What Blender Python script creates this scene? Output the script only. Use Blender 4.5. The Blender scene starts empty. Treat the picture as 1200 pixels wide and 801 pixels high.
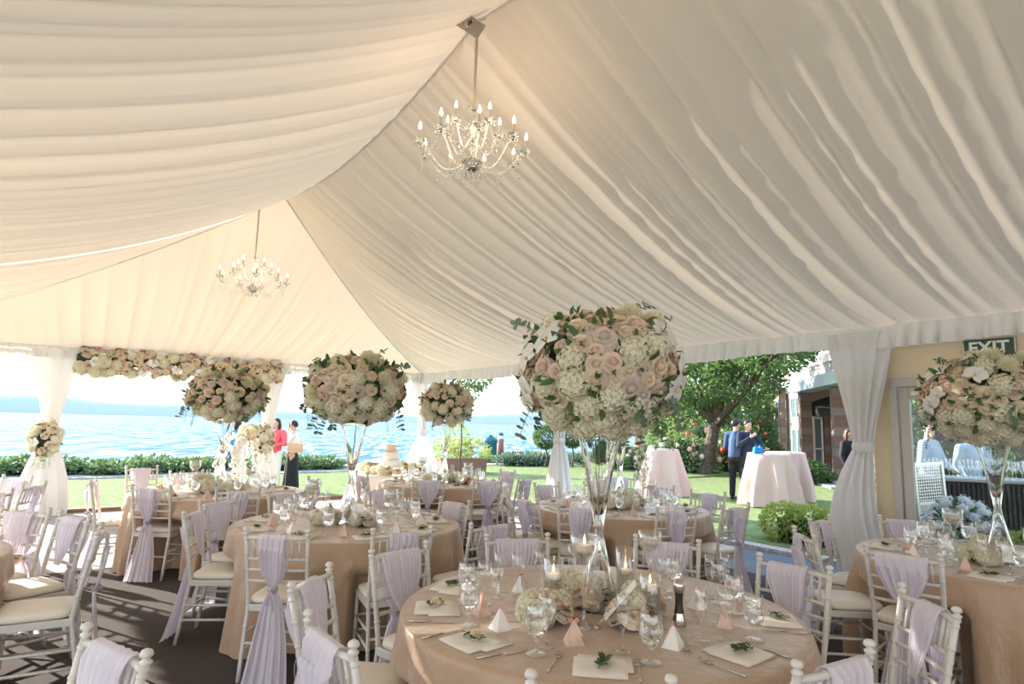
import bpy, math, random
from mathutils import Vector, Matrix
PI = math.pi
random.seed(7)
C = bpy.context.scene.collection
V = Vector

# ------------------------------------------------------------------ camera
FPX, PITCH, ROLL, HC = 730.0, 0.1308, 0.0245, 1.616
cp, sp, cr, sr = math.cos(PITCH), math.sin(PITCH), math.cos(ROLL), math.sin(ROLL)
FW = V((0, cp, sp)); UP0 = V((0, -sp, cp)); X0 = V((1, 0, 0))
AX = X0*cr + UP0*sr; AU = -X0*sr + UP0*cr
def G(px, py, z=0.0):
    """where the view ray of a photo point meets the height z"""
    d = (px-600)*AX - (py-400.5)*AU + FPX*FW
    k = (z-HC)/d.z
    return V((d.x*k, d.y*k, z))
def atY(px, py, Y):
    d = (px-600)*AX - (py-400.5)*AU + FPX*FW
    k = Y/d.y
    return V((d.x*k, Y, HC+d.z*k))
cam = bpy.data.cameras.new('camera'); camo = bpy.data.objects.new('camera', cam); C.objects.link(camo)
cam.sensor_width = 36; cam.lens = FPX/1200*36; cam.clip_end = 8000; cam.clip_start = .05
m = Matrix((AX, AU, -FW)).transposed().to_4x4(); m.translation = V((0, 0, HC)); camo.matrix_world = m
bpy.context.scene.camera = camo

# tent frame: s runs along the ridge towards the viewer, t to the right eave
PH = math.radians(36); TU = V((math.sin(PH), -math.cos(PH), 0)); TV = V((math.cos(PH), math.sin(PH), 0))
HUB = V((-2.99, 7.79, 0)); EAVE = 2.68; RIDGE = 4.46; HW = 4.57
def T(s, t, z=0.0): return HUB + TU*s + TV*t + V((0, 0, z))
ROTT = math.atan2(TV.y, TV.x)

# ------------------------------------------------------------------ materials
def mat(name, col, rough=.6, metal=0, spec=.5, sheen=0, trans=0, ior=1.45, emit=None, es=0, bump=None, var=None, translucent=0, tcol=None, alpha=None):
    m = bpy.data.materials.new(name); m.use_nodes = True; nt = m.node_tree; N = nt.nodes; L = nt.links
    b = N['Principled BSDF']; out = N['Material Output']
    b.inputs['Base Color'].default_value = (*col, 1); b.inputs['Roughness'].default_value = rough
    b.inputs['Metallic'].default_value = metal; b.inputs['Specular IOR Level'].default_value = spec
    b.inputs['Sheen Weight'].default_value = sheen; b.inputs['Transmission Weight'].default_value = trans; b.inputs['IOR'].default_value = ior
    if emit: b.inputs['Emission Color'].default_value = (*emit, 1); b.inputs['Emission Strength'].default_value = es
    tc = None
    if var or bump: tc = N.new('ShaderNodeTexCoord')
    if var:
        c2, scale, lo, hi = var[:4]
        n = N.new('ShaderNodeTexNoise'); n.inputs['Scale'].default_value = scale; n.inputs['Detail'].default_value = 5
        r = N.new('ShaderNodeValToRGB'); r.color_ramp.elements[0].position = lo; r.color_ramp.elements[1].position = hi
        r.color_ramp.elements[0].color = (*col, 1); r.color_ramp.elements[1].color = (*c2, 1)
        L.new(tc.outputs['Object'], n.inputs['Vector']); L.new(n.outputs['Fac'], r.inputs['Fac']); L.new(r.outputs['Color'], b.inputs['Base Color'])
        if len(var) > 4:
            mp = N.new('ShaderNodeMapping'); mp.inputs['Scale'].default_value = var[4]
            L.new(tc.outputs['Object'], mp.inputs['Vector']); L.new(mp.outputs['Vector'], n.inputs['Vector'])
    if bump:
        scale, st, dist = bump[:3]
        n = N.new('ShaderNodeTexNoise'); n.inputs['Scale'].default_value = scale; n.inputs['Detail'].default_value = 4
        bp = N.new('ShaderNodeBump'); bp.inputs['Strength'].default_value = st; bp.inputs['Distance'].default_value = dist
        if len(bump) > 3:
            mp = N.new('ShaderNodeMapping'); mp.inputs['Scale'].default_value = bump[3]
            L.new(tc.outputs['Object'], mp.inputs['Vector']); L.new(mp.outputs['Vector'], n.inputs['Vector'])
        else: L.new(tc.outputs['Object'], n.inputs['Vector'])
        L.new(n.outputs['Fac'], bp.inputs['Height']); L.new(bp.outputs['Normal'], b.inputs['Normal'])
    if translucent:
        t = N.new('ShaderNodeBsdfTranslucent'); t.inputs['Color'].default_value = (*(tcol or col), 1)
        mx = N.new('ShaderNodeMixShader'); mx.inputs[0].default_value = translucent
        L.new(b.outputs[0], mx.inputs[1]); L.new(t.outputs[0], mx.inputs[2]); last = mx
        if alpha:
            tr = N.new('ShaderNodeBsdfTransparent'); m2 = N.new('ShaderNodeMixShader'); m2.inputs[0].default_value = alpha
            L.new(mx.outputs[0], m2.inputs[1]); L.new(tr.outputs[0], m2.inputs[2]); last = m2
        L.new(last.outputs[0], out.inputs[0])
    return m
def thin_glass(name, tint=(.97, .98, .98), boost=1.0, ior=1.5):
    m = bpy.data.materials.new(name); m.use_nodes = True; nt = m.node_tree; N = nt.nodes; L = nt.links
    N.remove(N['Principled BSDF']); out = N['Material Output']
    tr = N.new('ShaderNodeBsdfTransparent'); tr.inputs[0].default_value = (*tint, 1)
    gl = N.new('ShaderNodeBsdfGlossy'); gl.inputs['Roughness'].default_value = .02; gl.inputs['Color'].default_value = (1, 1, 1, 1)
    lw = N.new('ShaderNodeLayerWeight'); lw.inputs['Blend'].default_value = .35
    pw = N.new('ShaderNodeMath'); pw.operation = 'POWER'; pw.inputs[1].default_value = 1.6
    ml = N.new('ShaderNodeMath'); ml.operation = 'MULTIPLY_ADD'; ml.inputs[1].default_value = .95*boost; ml.inputs[2].default_value = .10*boost
    mx = N.new('ShaderNodeMixShader')
    L.new(lw.outputs['Facing'], pw.inputs[0]); L.new(pw.outputs[0], ml.inputs[0]); L.new(ml.outputs[0], mx.inputs[0])
    L.new(tr.outputs[0], mx.inputs[1]); L.new(gl.outputs[0], mx.inputs[2]); L.new(mx.outputs[0], out.inputs[0])
    return m
def real_glass(name, ior=1.45, rough=0, bump=None, col=(1, 1, 1)):
    m = bpy.data.materials.new(name); m.use_nodes = True; nt = m.node_tree; N = nt.nodes; L = nt.links
    N.remove(N['Principled BSDF']); out = N['Material Output']
    g = N.new('ShaderNodeBsdfGlass'); g.inputs['IOR'].default_value = ior; g.inputs['Roughness'].default_value = rough; g.inputs['Color'].default_value = (*col, 1)
    if bump:
        tc = N.new('ShaderNodeTexCoord'); n = N.new('ShaderNodeTexVoronoi'); n.inputs['Scale'].default_value = bump[0]
        bp = N.new('ShaderNodeBump'); bp.inputs['Strength'].default_value = bump[1]; bp.inputs['Distance'].default_value = bump[2]
        L.new(tc.outputs['Object'], n.inputs['Vector']); L.new(n.outputs['Distance'], bp.inputs['Height']); L.new(bp.outputs['Normal'], g.inputs['Normal'])
    L.new(g.outputs[0], out.inputs[0]); return m
M = {}
M['liner'] = mat('ceiling_liner', (.86, .69, .515), .65, sheen=.2, translucent=.08, tcol=(.90, .80, .66), bump=(14, .2, .01))
M['white_cloth'] = mat('white_sheer', (.84, .83, .82), .75, translucent=.3, bump=(30, .15, .005))
M['valance'] = mat('white_valance_cloth', (.80, .79, .78), .8, translucent=.12)
M['sheer'] = mat('sheer_voile', (.9, .9, .9), .75, translucent=.5, alpha=.18)
M['lilac'] = mat('lilac_chiffon', (.87, .82, .89), .6, sheen=.3, translucent=.3, tcol=(.75, .68, .85), alpha=.12)
M['champagne'] = mat('champagne_satin', (.45, .305, .20), .34, spec=.55, sheen=.3, bump=(10, .7, .025, (1, 1, .5)), var=((.49, .335, .22), 4, .3, .7))
M['blush'] = mat('blush_satin', (.60, .42, .36), .4, sheen=.3, bump=(6, .3, .02, (1, 1, .3)))
M['chair'] = mat('painted_wood', (.66, .63, .59), .33, bump=(60, .05, .002))
M['cushion'] = mat('ivory_vinyl', (.78, .72, .62), .42, bump=(40, .08, .003))
M['ribbon_silver'] = mat('silver_ribbon', (.42, .37, .43), .35, sheen=.4)
M['ribbon_coral'] = mat('coral_ribbon', (.80, .30, .26), .45, sheen=.3)
M['ribbon_peach'] = mat('peach_ribbon', (.85, .50, .33), .45, sheen=.3)
M['favor_white'] = mat('favor_marble_card', (.86, .83, .79), .5, var=((.55, .52, .48), 18, .58, .72))
M['favor_pink'] = mat('favor_pink_card', (.74, .54, .46), .5, var=((.60, .42, .36), 14, .45, .6))
M['napkin'] = mat('napkin_linen', (.84, .78, .71), .8, bump=(150, .15, .002))
M['steel'] = mat('polished_steel', (.62, .58, .54), .18, metal=1)
M['darkmill'] = mat('dark_wood_mill', (.035, .025, .02), .3)
M['wax'] = mat('candle_wax', (.85, .78, .68), .5, translucent=.2)
M['flame'] = mat('candle_flame', (1, .6, .2), .5, emit=(1, .55, .18), es=9)
M['wick'] = mat('wick', (.03, .03, .03), .8)
M['glass'] = thin_glass('thin_glass')
M['pane'] = thin_glass('window_pane', (.80, .84, .85), .22)
M['crystal'] = real_glass('cut_crystal', 1.5, bump=(90, .5, .004))
M['vase'] = real_glass('vase_glass', 1.42, bump=(14, .12, .01))
M['water_in'] = real_glass('iced_water', 1.33, bump=(55, .7, .006))
M['cream_rose'] = mat('cream_rose_petal', (.88, .77, .63), .55, translucent=.35, tcol=(.9, .75, .55))
M['blush_rose'] = mat('blush_rose_petal', (.88, .74, .65), .55, translucent=.35, tcol=(.9, .6, .45))
M['mauve_rose'] = mat('mauve_rose_petal', (.80, .69, .62), .55, translucent=.35)
M['coral_rose'] = mat('coral_rose_petal', (.88, .38, .28), .55, translucent=.2)
M['hydrangea'] = mat('hydrangea_petal', (.88, .85, .72), .6, translucent=.35, tcol=(.85, .85, .6), var=((.84, .78, .65), 12, .4, .65))
M['mum'] = mat('chrysanthemum_petal', (.90, .86, .68), .6, translucent=.3)
M['orchid'] = mat('orchid_petal', (.88, .86, .83), .5, translucent=.25)
M['orchid_lip'] = mat('orchid_lip', (.68, .50, .25), .5)
M['leaf'] = mat('dark_leaf', (.045, .09, .035), .45, translucent=.2, tcol=(.15, .3, .05), var=((.08, .14, .05), 9, .4, .6))
M['eucalyptus'] = mat('eucalyptus_leaf', (.13, .21, .15), .5, translucent=.2, var=((.20, .28, .20), 8, .4, .6))
M['light_leaf'] = mat('fresh_leaf', (.20, .34, .10), .5, translucent=.3, tcol=(.4, .6, .1))
M['core'] = mat('moss_core', (.03, .05, .02), .9)
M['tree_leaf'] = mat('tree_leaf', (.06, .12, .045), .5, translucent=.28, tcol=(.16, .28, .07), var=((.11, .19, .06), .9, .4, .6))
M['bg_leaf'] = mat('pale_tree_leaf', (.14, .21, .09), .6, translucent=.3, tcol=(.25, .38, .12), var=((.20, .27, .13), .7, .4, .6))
M['hedge'] = mat('hedge_leaf', (.07, .13, .05), .55, translucent=.25, tcol=(.16, .27, .08), var=((.13, .20, .075), 1.5, .4, .6))
M['boxwood'] = mat('boxwood_leaf', (.30, .36, .08), .5, translucent=.3, tcol=(.5, .6, .1), var=((.42, .46, .14), 4, .4, .6))
M['bark'] = mat('bark', (.06, .045, .035), .9, bump=(12, .9, .04, (1, 1, .25)), var=((.11, .085, .065), 9, .4, .6))
M['branch'] = mat('green_stem', (.22, .26, .14), .7)
M['carpet'] = mat('carpet', (.075, .064, .062), .95, spec=.1, bump=(260, .7, .006), var=((.10, .085, .08), 160, .35, .65))
M['concrete'] = mat('concrete_paving', (.30, .28, .265), .85, bump=(40, .2, .004), var=((.36, .34, .32), 3, .3, .7))
M['slate'] = mat('slate_paving', (.085, .10, .11), .7, bump=(8, .3, .01), var=((.13, .145, .155), 2, .3, .7))
M['gravel'] = mat('pebble_kerb', (.42, .36, .30), .9, bump=(30, 1, .03), var=((.62, .56, .5), 22, .4, .6))
M['timber'] = mat('edging_timber', (.28, .15, .09), .8, bump=(10, .3, .01, (6, 1, 1)))
M['lawn'] = mat('lawn_grass', (.17, .22, .085), .9, spec=.1, bump=(35, .9, .05), var=((.26, .31, .14), 7, .35, .65))
M['soil'] = mat('soil', (.08, .05, .03), .95, bump=(12, .6, .03))
M['hill'] = mat('haze_tinted_hill', (.42, .50, .53), .95, spec=0, bump=(.02, .6, 8))  # pale blue-grey puts the haze of distance into the hill colour
M['bank'] = mat('shore_rocks', (.25, .22, .19), .9, bump=(3, .8, .1))
M['brick'] = None
M['stone'] = mat('cream_stone', (.48, .40, .35), .8, bump=(4, .2, .01), var=((.53, .45, .39), 1.5, .4, .6))
M['whitepaint'] = mat('white_window_paint', (.75, .75, .73), .5)
M['blue_fascia'] = mat('blue_canopy_metal', (.36, .45, .56), .3, metal=.2, var=((.44, .53, .62), 1, .4, .6))
M['awning'] = mat('dark_awning', (.05, .055, .06), .6)
M['winglass'] = mat('window_glass_dark', (.10, .17, .18), .08, spec=.9)
M['door_alu'] = mat('door_aluminium', (.50, .47, .44), .45, metal=.15)
M['cream_panel'] = mat('cream_wall_vinyl', (.80, .70, .54), .55, translucent=.25, tcol=(.85, .65, .35), bump=(3, .2, .02, (1, 1, 4)))
M['exit_green'] = mat('exit_sign_green', (.03, .075, .045), .35)
M['exit_white'] = mat('exit_sign_letters', (.85, .85, .8), .5)
M['metal_grey'] = mat('grey_metal', (.45, .45, .45), .35, metal=.8)
M['alu'] = mat('bright_aluminium', (.72, .72, .72), .28, metal=.9)
M['wicker'] = mat('dark_wicker', (.05, .042, .038), .7, bump=(50, .8, .01))
M['teal'] = mat('teal_metal', (.02, .13, .17), .4)
M['brick_red'] = mat('red_brick_post', (.30, .15, .12), .8, bump=(12, .4, .01))
M['terracotta'] = mat('brown_planter', (.22, .12, .09), .7)
M['cake'] = mat('white_icing', (.86, .84, .82), .6)
M['cake_peach'] = mat('peach_icing', (.88, .62, .48), .6)
M['card'] = mat('white_card', (.85, .83, .80), .6)
M['ink'] = mat('grey_ink', (.25, .23, .22), .6)
M['skin'] = mat('skin', (.62, .38, .27), .5)
M['skin2'] = mat('skin_tan', (.50, .30, .20), .5)
M['hair'] = mat('black_hair', (.018, .014, .012), .4)
M['hair_red'] = mat('auburn_hair', (.07, .022, .015), .45)
M['navy'] = mat('navy_cotton', (.035, .075, .15), .8)
M['navy2'] = mat('dark_navy_knit', (.015, .025, .05), .85)
M['bluecloth'] = mat('bright_blue_cotton', (.02, .25, .55), .8)
M['darkcloth'] = mat('black_cotton', (.012, .014, .02), .8)
M['coral'] = mat('coral_cotton', (.80, .12, .14), .75)
M['whitecot'] = mat('white_cotton', (.78, .77, .75), .8)
M['creamcot'] = mat('cream_cotton', (.75, .72, .64), .8)
M['paleblue'] = mat('pale_blue_shirt', (.38, .46, .54), .8)
M['tanleather'] = mat('tan_leather', (.62, .40, .26), .5)
M['phone'] = mat('phone_black', (.01, .01, .012), .2)
M['shoe'] = mat('shoe_black', (.01, .01, .01), .4)
M['bulb'] = mat('lamp_bulb', (1, .8, .55), .5, emit=(1, .75, .48), es=8)
M['chain'] = mat('covered_chain', (.60, .50, .40), .5, metal=.3)
M['chrome'] = mat('chrome', (.6, .58, .56), .12, metal=1)
M['red_bloom'] = mat('red_bloom', (.80, .06, .05), .5)
M['pink_bloom'] = mat('pink_bloom', (.85, .50, .45), .5)
M['yellow_bloom'] = mat('yellow_green_bloom', (.70, .70, .25), .5)
def brick_mat():
    m = bpy.data.materials.new('banded_brick'); m.use_nodes = True; nt = m.node_tree; N = nt.nodes; L = nt.links; b = N['Principled BSDF']
    tc = N.new('ShaderNodeTexCoord'); br = N.new('ShaderNodeTexBrick'); br.inputs['Scale'].default_value = 4
    br.inputs['Color1'].default_value = (.16, .085, .065, 1); br.inputs['Color2'].default_value = (.21, .12, .09, 1); br.inputs['Mortar'].default_value = (.24, .2, .18, 1)
    mp = N.new('ShaderNodeMapping'); mp.inputs['Rotation'].default_value = (PI/2, 0, 0)
    wv = N.new('ShaderNodeTexWave'); wv.bands_direction = 'Z'; wv.inputs['Scale'].default_value = .50
    rp = N.new('ShaderNodeValToRGB'); rp.color_ramp.interpolation = 'CONSTANT'; rp.color_ramp.elements[0].color = (0, 0, 0, 1); rp.color_ramp.elements[1].color = (1, 1, 1, 1); rp.color_ramp.elements[1].position = .72
    mx = N.new('ShaderNodeMixRGB'); mx.inputs['Color2'].default_value = (.22, .18, .17, 1)
    L.new(tc.outputs['Object'], mp.inputs['Vector']); L.new(mp.outputs['Vector'], br.inputs['Vector'])
    L.new(tc.outputs['Object'], wv.inputs['Vector']); L.new(wv.outputs['Fac'], rp.inputs['Fac'])
    L.new(rp.outputs['Color'], mx.inputs['Fac']); L.new(br.outputs['Color'], mx.inputs['Color1']); L.new(mx.outputs['Color'], b.inputs['Base Color'])
    b.inputs['Roughness'].default_value = .85
    return m
M['brick'] = brick_mat()
def water_mat():
    m = bpy.data.materials.new('lake_water'); m.use_nodes = True; nt = m.node_tree; N = nt.nodes; L = nt.links; b = N['Principled BSDF']
    tc = N.new('ShaderNodeTexCoord'); mp = N.new('ShaderNodeMapping'); mp.inputs['Scale'].default_value = (1, .17, 1); mp.inputs['Rotation'].default_value = (0, 0, .06)
    n = N.new('ShaderNodeTexNoise'); n.inputs['Scale'].default_value = .95; n.inputs['Detail'].default_value = 8; n.inputs['Roughness'].default_value = .72; n.inputs['Distortion'].default_value = .3
    r = N.new('ShaderNodeValToRGB'); e = r.color_ramp.elements
    e[0].position = .38; e[0].color = (.02, .10, .17, 1); e[1].position = .62; e[1].color = (.60, .66, .69, 1)  # whitish end paints wave glints into the water's base colour
    k = r.color_ramp.elements.new(.50); k.color = (.08, .20, .28, 1)
    bp = N.new('ShaderNodeBump'); bp.inputs['Strength'].default_value = .5; bp.inputs['Distance'].default_value = .3
    L.new(tc.outputs['Object'], mp.inputs['Vector']); L.new(mp.outputs['Vector'], n.inputs['Vector'])
    L.new(n.outputs['Fac'], r.inputs['Fac']); L.new(r.outputs['Color'], b.inputs['Base Color'])
    L.new(n.outputs['Fac'], bp.inputs['Height']); L.new(bp.outputs['Normal'], b.inputs['Normal'])
    b.inputs['Roughness'].default_value = .6; b.inputs['Specular IOR Level'].default_value = .06
    return m
M['lake'] = water_mat()

# ------------------------------------------------------------------ mesh builder
class MB:
    def __init__(s): s.v = []; s.f = []; s.mi = []; s.mats = []; s.cur = 0
    def slot(s, m):
        if m not in s.mats: s.mats.append(m)
        s.cur = s.mats.index(m); return s
    def add(s, vs, fs):
        n = len(s.v); s.v += [tuple(p) for p in vs]
        for f in fs: s.f.append([i+n for i in f]); s.mi.append(s.cur)
        return s
    def box(s, c, d, R=None, taper=1.0):
        x, y, z = d[0]/2, d[1]/2, d[2]/2
        vs = []
        for k, (a, b, e) in enumerate([(-1,-1,-1),(1,-1,-1),(1,1,-1),(-1,1,-1),(-1,-1,1),(1,-1,1),(1,1,1),(-1,1,1)]):
            q = taper if e > 0 else 1
            p = V((a*x*q, b*y*q, e*z))
            if R is not None: p = R @ p
            vs.append(p+V(c))
        return s.add(vs, [(0,3,2,1),(4,5,6,7),(0,1,5,4),(1,2,6,5),(2,3,7,6),(3,0,4,7)])
    def tube(s, pts, r, n=8, cap=True):
        pts = [V(p) for p in pts]; rr = r if isinstance(r, (list, tuple)) else [r]*len(pts)
        vs = []; prev = None
        for i, p in enumerate(pts):
            d = (pts[min(i+1, len(pts)-1)] - pts[max(i-1, 0)])
            d = d.normalized() if d.length > 1e-9 else V((0,0,1))
            if prev is None:
                a = d.orthogonal().normalized()
            else:
                a = prev - d*prev.dot(d); a = a.normalized() if a.length > 1e-6 else d.orthogonal().normalized()
            prev = a; b = d.cross(a)
            for k in range(n):
                t = 2*PI*k/n; vs.append(p + (a*math.cos(t)+b*math.sin(t))*rr[i])
        fs = []
        for i in range(len(pts)-1):
            for k in range(n):
                k2 = (k+1) % n; fs.append((i*n+k, i*n+k2, (i+1)*n+k2, (i+1)*n+k))
        if cap: fs.append(tuple(range(n))[::-1]); fs.append(tuple((len(pts)-1)*n+k for k in range(n)))
        return s.add(vs, fs)
    def lathe(s, prof, n=20, c=(0,0,0), close=False):
        vs = []; c = V(c)
        for r, z in prof:
            for k in range(n):
                t = 2*PI*k/n; vs.append(c+V((r*math.cos(t), r*math.sin(t), z)))
        fs = []; m_ = len(prof)
        for i in range(m_ if close else m_-1):
            j = (i+1) % m_
            for k in range(n):
                k2 = (k+1) % n; fs.append((i*n+k, i*n+k2, j*n+k2, j*n+k))
        return s.add(vs, fs)
    def ell(s, c, r, nu=12, nv=8, R=None):
        vs = []; fs = []; c = V(c)
        for j in range(nv+1):
            ph = PI*j/nv
            for i in range(nu):
                t = 2*PI*i/nu; p = V((r[0]*math.sin(ph)*math.cos(t), r[1]*math.sin(ph)*math.sin(t), -r[2]*math.cos(ph)))
                vs.append(c + (R @ p if R is not None else p))
        for j in range(nv):
            for i in range(nu):
                i2 = (i+1) % nu; fs.append((j*nu+i, j*nu+i2, (j+1)*nu+i2, (j+1)*nu+i))
        return s.add(vs, fs)
    def cap(s, a, ra, b, rb, n=12):
        """tapered capsule"""
        a, b = V(a), V(b); d = (b-a); L = d.length; d = d.normalized(); pts = []; rr = []
        for k in range(4):
            t = PI/2*(1-k/3.0); pts.append(a - d*ra*math.sin(t)); rr.append(max(.0005, ra*math.cos(t)))
        for k in range(4):
            t = PI/2*k/3.0; pts.append(b + d*rb*math.sin(t)); rr.append(max(.0005, rb*math.cos(t)))
        return s.tube(pts, rr, n)
    def grid(s, fn, nu, nv, wrapu=False):
        vs = [fn(i/(nu if wrapu else nu-1), j/(nv-1)) for j in range(nv) for i in range(nu)]
        fs = []
        for j in range(nv-1):
            for i in range(nu if wrapu else nu-1):
                i2 = (i+1) % nu; fs.append((j*nu+i, j*nu+i2, (j+1)*nu+i2, (j+1)*nu+i))
        return s.add(vs, fs)
    def mesh(s, name, m, smooth=True):
        me = bpy.data.meshes.new(name); me.from_pydata(s.v, [], s.f)
        if s.mats:
            for q in s.mats: me.materials.append(q)
            me.polygons.foreach_set('material_index', s.mi)
        else: me.materials.append(m)
        if smooth: me.polygons.foreach_set('use_smooth', [True]*len(me.polygons))
        me.update(); return me
    def build(s, name, m, parent=None, smooth=True, loc=None):
        return link(name, s.mesh(name, m, smooth), parent, loc)
def link(name, me, parent=None, loc=None, rot=None, scale=None):
    o = bpy.data.objects.new(name, me); C.objects.link(o)
    if parent: o.parent = parent
    if loc is not None: o.location = loc
    if rot is not None:
        if isinstance(rot, Matrix): o.rotation_euler = rot.to_euler()
        else: o.rotation_euler = rot
    if scale is not None: o.scale = (scale,)*3 if not isinstance(scale, (tuple, list)) else scale
    return o
def tag(o, label=None, cat=None, group=None, kind=None):
    if label: o['label'] = label
    if cat: o['category'] = cat
    if group: o['group'] = group
    if kind: o['kind'] = kind
    return o
def thing(name, label, cat, loc=(0,0,0), rz=0, group=None):
    o = bpy.data.objects.new(name, None); C.objects.link(o); o.location = loc; o.rotation_euler = (0,0,rz); o.empty_display_size = .1
    return tag(o, label, cat, group)
def struct(o, label=None): o['kind'] = 'structure'; (label and o.__setitem__('label', label)); return o
def copy_tree(o, parent=None):
    c = o.copy(); C.objects.link(c); c.parent = parent
    for ch in KIDS.get(o.name, []): copy_tree(ch, c)
    return c
KIDS = {}
def snapshot(*roots):
    for r in roots:
        for o in [r]+list(r.children_recursive): KIDS[o.name] = list(o.children)
def bevel(o, w=.004, seg=2):
    b = o.modifiers.new('bevel', 'BEVEL'); b.width = w; b.segments = seg; b.limit_method = 'ANGLE'; return o
def sstep(a, b, x):
    x = max(0, min(1, (x-a)/(b-a))); return x*x*(3-2*x)

# ------------------------------------------------------------------ ground, lake, hills
def lz(x): return max(-.12, min(.12, .02*x))
FLOOR_FAR = -4.62
def patch(name, s0, s1, t0, t1, z0, z1, m, n=(2,2), zf=None):
    mb = MB(); ns, nt = n
    top = [T(s0+(s1-s0)*j/(ns-1), t0+(t1-t0)*i/(nt-1), 0) for j in range(ns) for i in range(nt)]
    for p in top: p.z = zf(p) if zf else z1
    bot = [V((p.x, p.y, z0)) for p in top]; nn = len(top); fs = []
    for j in range(ns-1):
        for i in range(nt-1):
            a = j*nt+i; fs.append((a, a+nt, a+nt+1, a+1)); fs.append((nn+a, nn+a+1, nn+a+nt+1, nn+a+nt))
    for i in range(nt-1):
        fs.append((i, i+1, nn+i+1, nn+i)); a = (ns-1)*nt+i; fs.append((a+1, a, nn+a, nn+a+1))
    for j in range(ns-1):
        a = j*nt; fs.append((a+nt, a, nn+a, nn+a+nt)); a = j*nt+nt-1; fs.append((a, a+nt, nn+a+nt, nn+a))
    mb.add(top+bot, fs); return struct(mb.build(name, m, smooth=False))
patch('floor', 0.0, 17, -5.4, 4.45, -.1, 0, M['carpet'])
patch('concrete_terrace', FLOOR_FAR, 0.0, -5.4, 4.45, -.1, -.002, M['concrete'])
patch('slate_path', FLOOR_FAR, 17, 4.45, 5.75, -.1, -.004, M['slate'])
def kerbz(p): return .07
patch('kerb_strip', FLOOR_FAR, 17, 5.75, 5.98, -.1, .05, M['gravel'])
patch('trim_1', FLOOR_FAR-.16, FLOOR_FAR, -9, 5.98, -.2, .06, M['timber'])
lawnz = lambda p: lz(p.x) + .012*math.sin(p.x*1.3)*math.sin(p.y*.9)
patch('lawn', -12.4, FLOOR_FAR-.16, -24, 40, -1.2, 0, M['lawn'], (16, 60), lawnz)
patch('lawn', FLOOR_FAR-.16, 17, 5.98, 30, -1.2, 0, M['lawn'], (24, 30), lambda p: .075 + .012*math.sin(p.x*1.3)*math.sin(p.y*.9))
patch('lawn', FLOOR_FAR-.16, 17, -24, -5.4, -1.2, 0, M['lawn'], (24, 24), lambda p: -.06)
patch('shore_path', -13.3, -12.4, -24, 40, -1.2, 0, M['concrete'], (2, 40), lambda p: lz(p.x)+.03)
patch('shore_bank', -15.8, -13.3, -24, 40, -3, 0, M['bank'], (6, 40), lambda p: -.1)
o = MB().grid(lambda a, b: V((-4000+8000*a, 8+5000*b**2, -1.9)), 8, 40).build('lake', M['lake'], smooth=False); struct(o)
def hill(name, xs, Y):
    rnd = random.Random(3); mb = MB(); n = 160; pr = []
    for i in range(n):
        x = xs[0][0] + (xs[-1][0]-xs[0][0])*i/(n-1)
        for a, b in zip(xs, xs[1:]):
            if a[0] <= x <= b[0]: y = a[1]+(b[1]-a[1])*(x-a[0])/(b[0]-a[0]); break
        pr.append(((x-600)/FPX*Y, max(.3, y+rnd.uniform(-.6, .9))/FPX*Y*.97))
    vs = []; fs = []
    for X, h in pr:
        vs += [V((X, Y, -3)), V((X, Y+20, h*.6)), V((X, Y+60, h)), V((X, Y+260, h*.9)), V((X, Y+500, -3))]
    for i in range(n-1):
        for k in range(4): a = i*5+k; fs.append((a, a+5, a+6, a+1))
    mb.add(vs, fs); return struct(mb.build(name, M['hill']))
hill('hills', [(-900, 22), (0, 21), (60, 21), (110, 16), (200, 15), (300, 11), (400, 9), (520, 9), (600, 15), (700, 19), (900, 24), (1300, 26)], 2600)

# ------------------------------------------------------------------ tent liner
def fold_fn(seed, L, dmin=.10, dmax=.34):
    r = random.Random(seed); xs = [-1.0]; am = []
    while xs[-1] < L+1: xs.append(xs[-1]+r.uniform(dmin, dmax)*(.6 if r.random() < .3 else 1)); am.append(r.uniform(.25, 1))
    am.append(.5)
    def f(x):
        lo, hi = 0, len(xs)-1
        while hi-lo > 1:
            md = (lo+hi)//2
            if xs[md] <= x: lo = md
            else: hi = md
        u = (x-xs[lo])/(xs[hi]-xs[lo]); w = xs[hi]-xs[lo]
        return -am[lo]*w*.34*(math.sin(PI*min(1, max(0, u)))**.8) + w*.10*am[lo]*u
    return f
def ridge_sag(s):
    k = s/4.57; k = k-math.floor(k); return .24*4*k*(1-k)
def slope(name, side, seed, s0, s1):
    f = fold_fn(seed, s1-s0+2); g = fold_fn(seed+9, s1-s0+2, .03, .08); n = int((s1-s0)/.022)
    def fn(a, q):
        s = s0+(s1-s0)*a
        zr = RIDGE-ridge_sag(s) if s >= 0 else RIDGE
        te = HW
        z = zr+(EAVE-zr)*q
        sag = .40*4*q*(1-q)*(1-.35*q)
        amp = (.28+.72*math.sin(PI*min(1, q*1.02)))
        w = (s-s0) + .12*math.sin(q*2.2+seed) + .02*math.sin(q*5+s*.8)
        d = f(w)*amp*.80 + g(w)*.35*(1-.5*q)
        return T(s, side*te*q, z-sag*.9+d)
    return struct(MB().grid(fn, n, 40).build(name, M['liner']))
slope('ceiling', 1, 11, 0, 17)
slope('ceiling', -1, 23, 0, 17)
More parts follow.
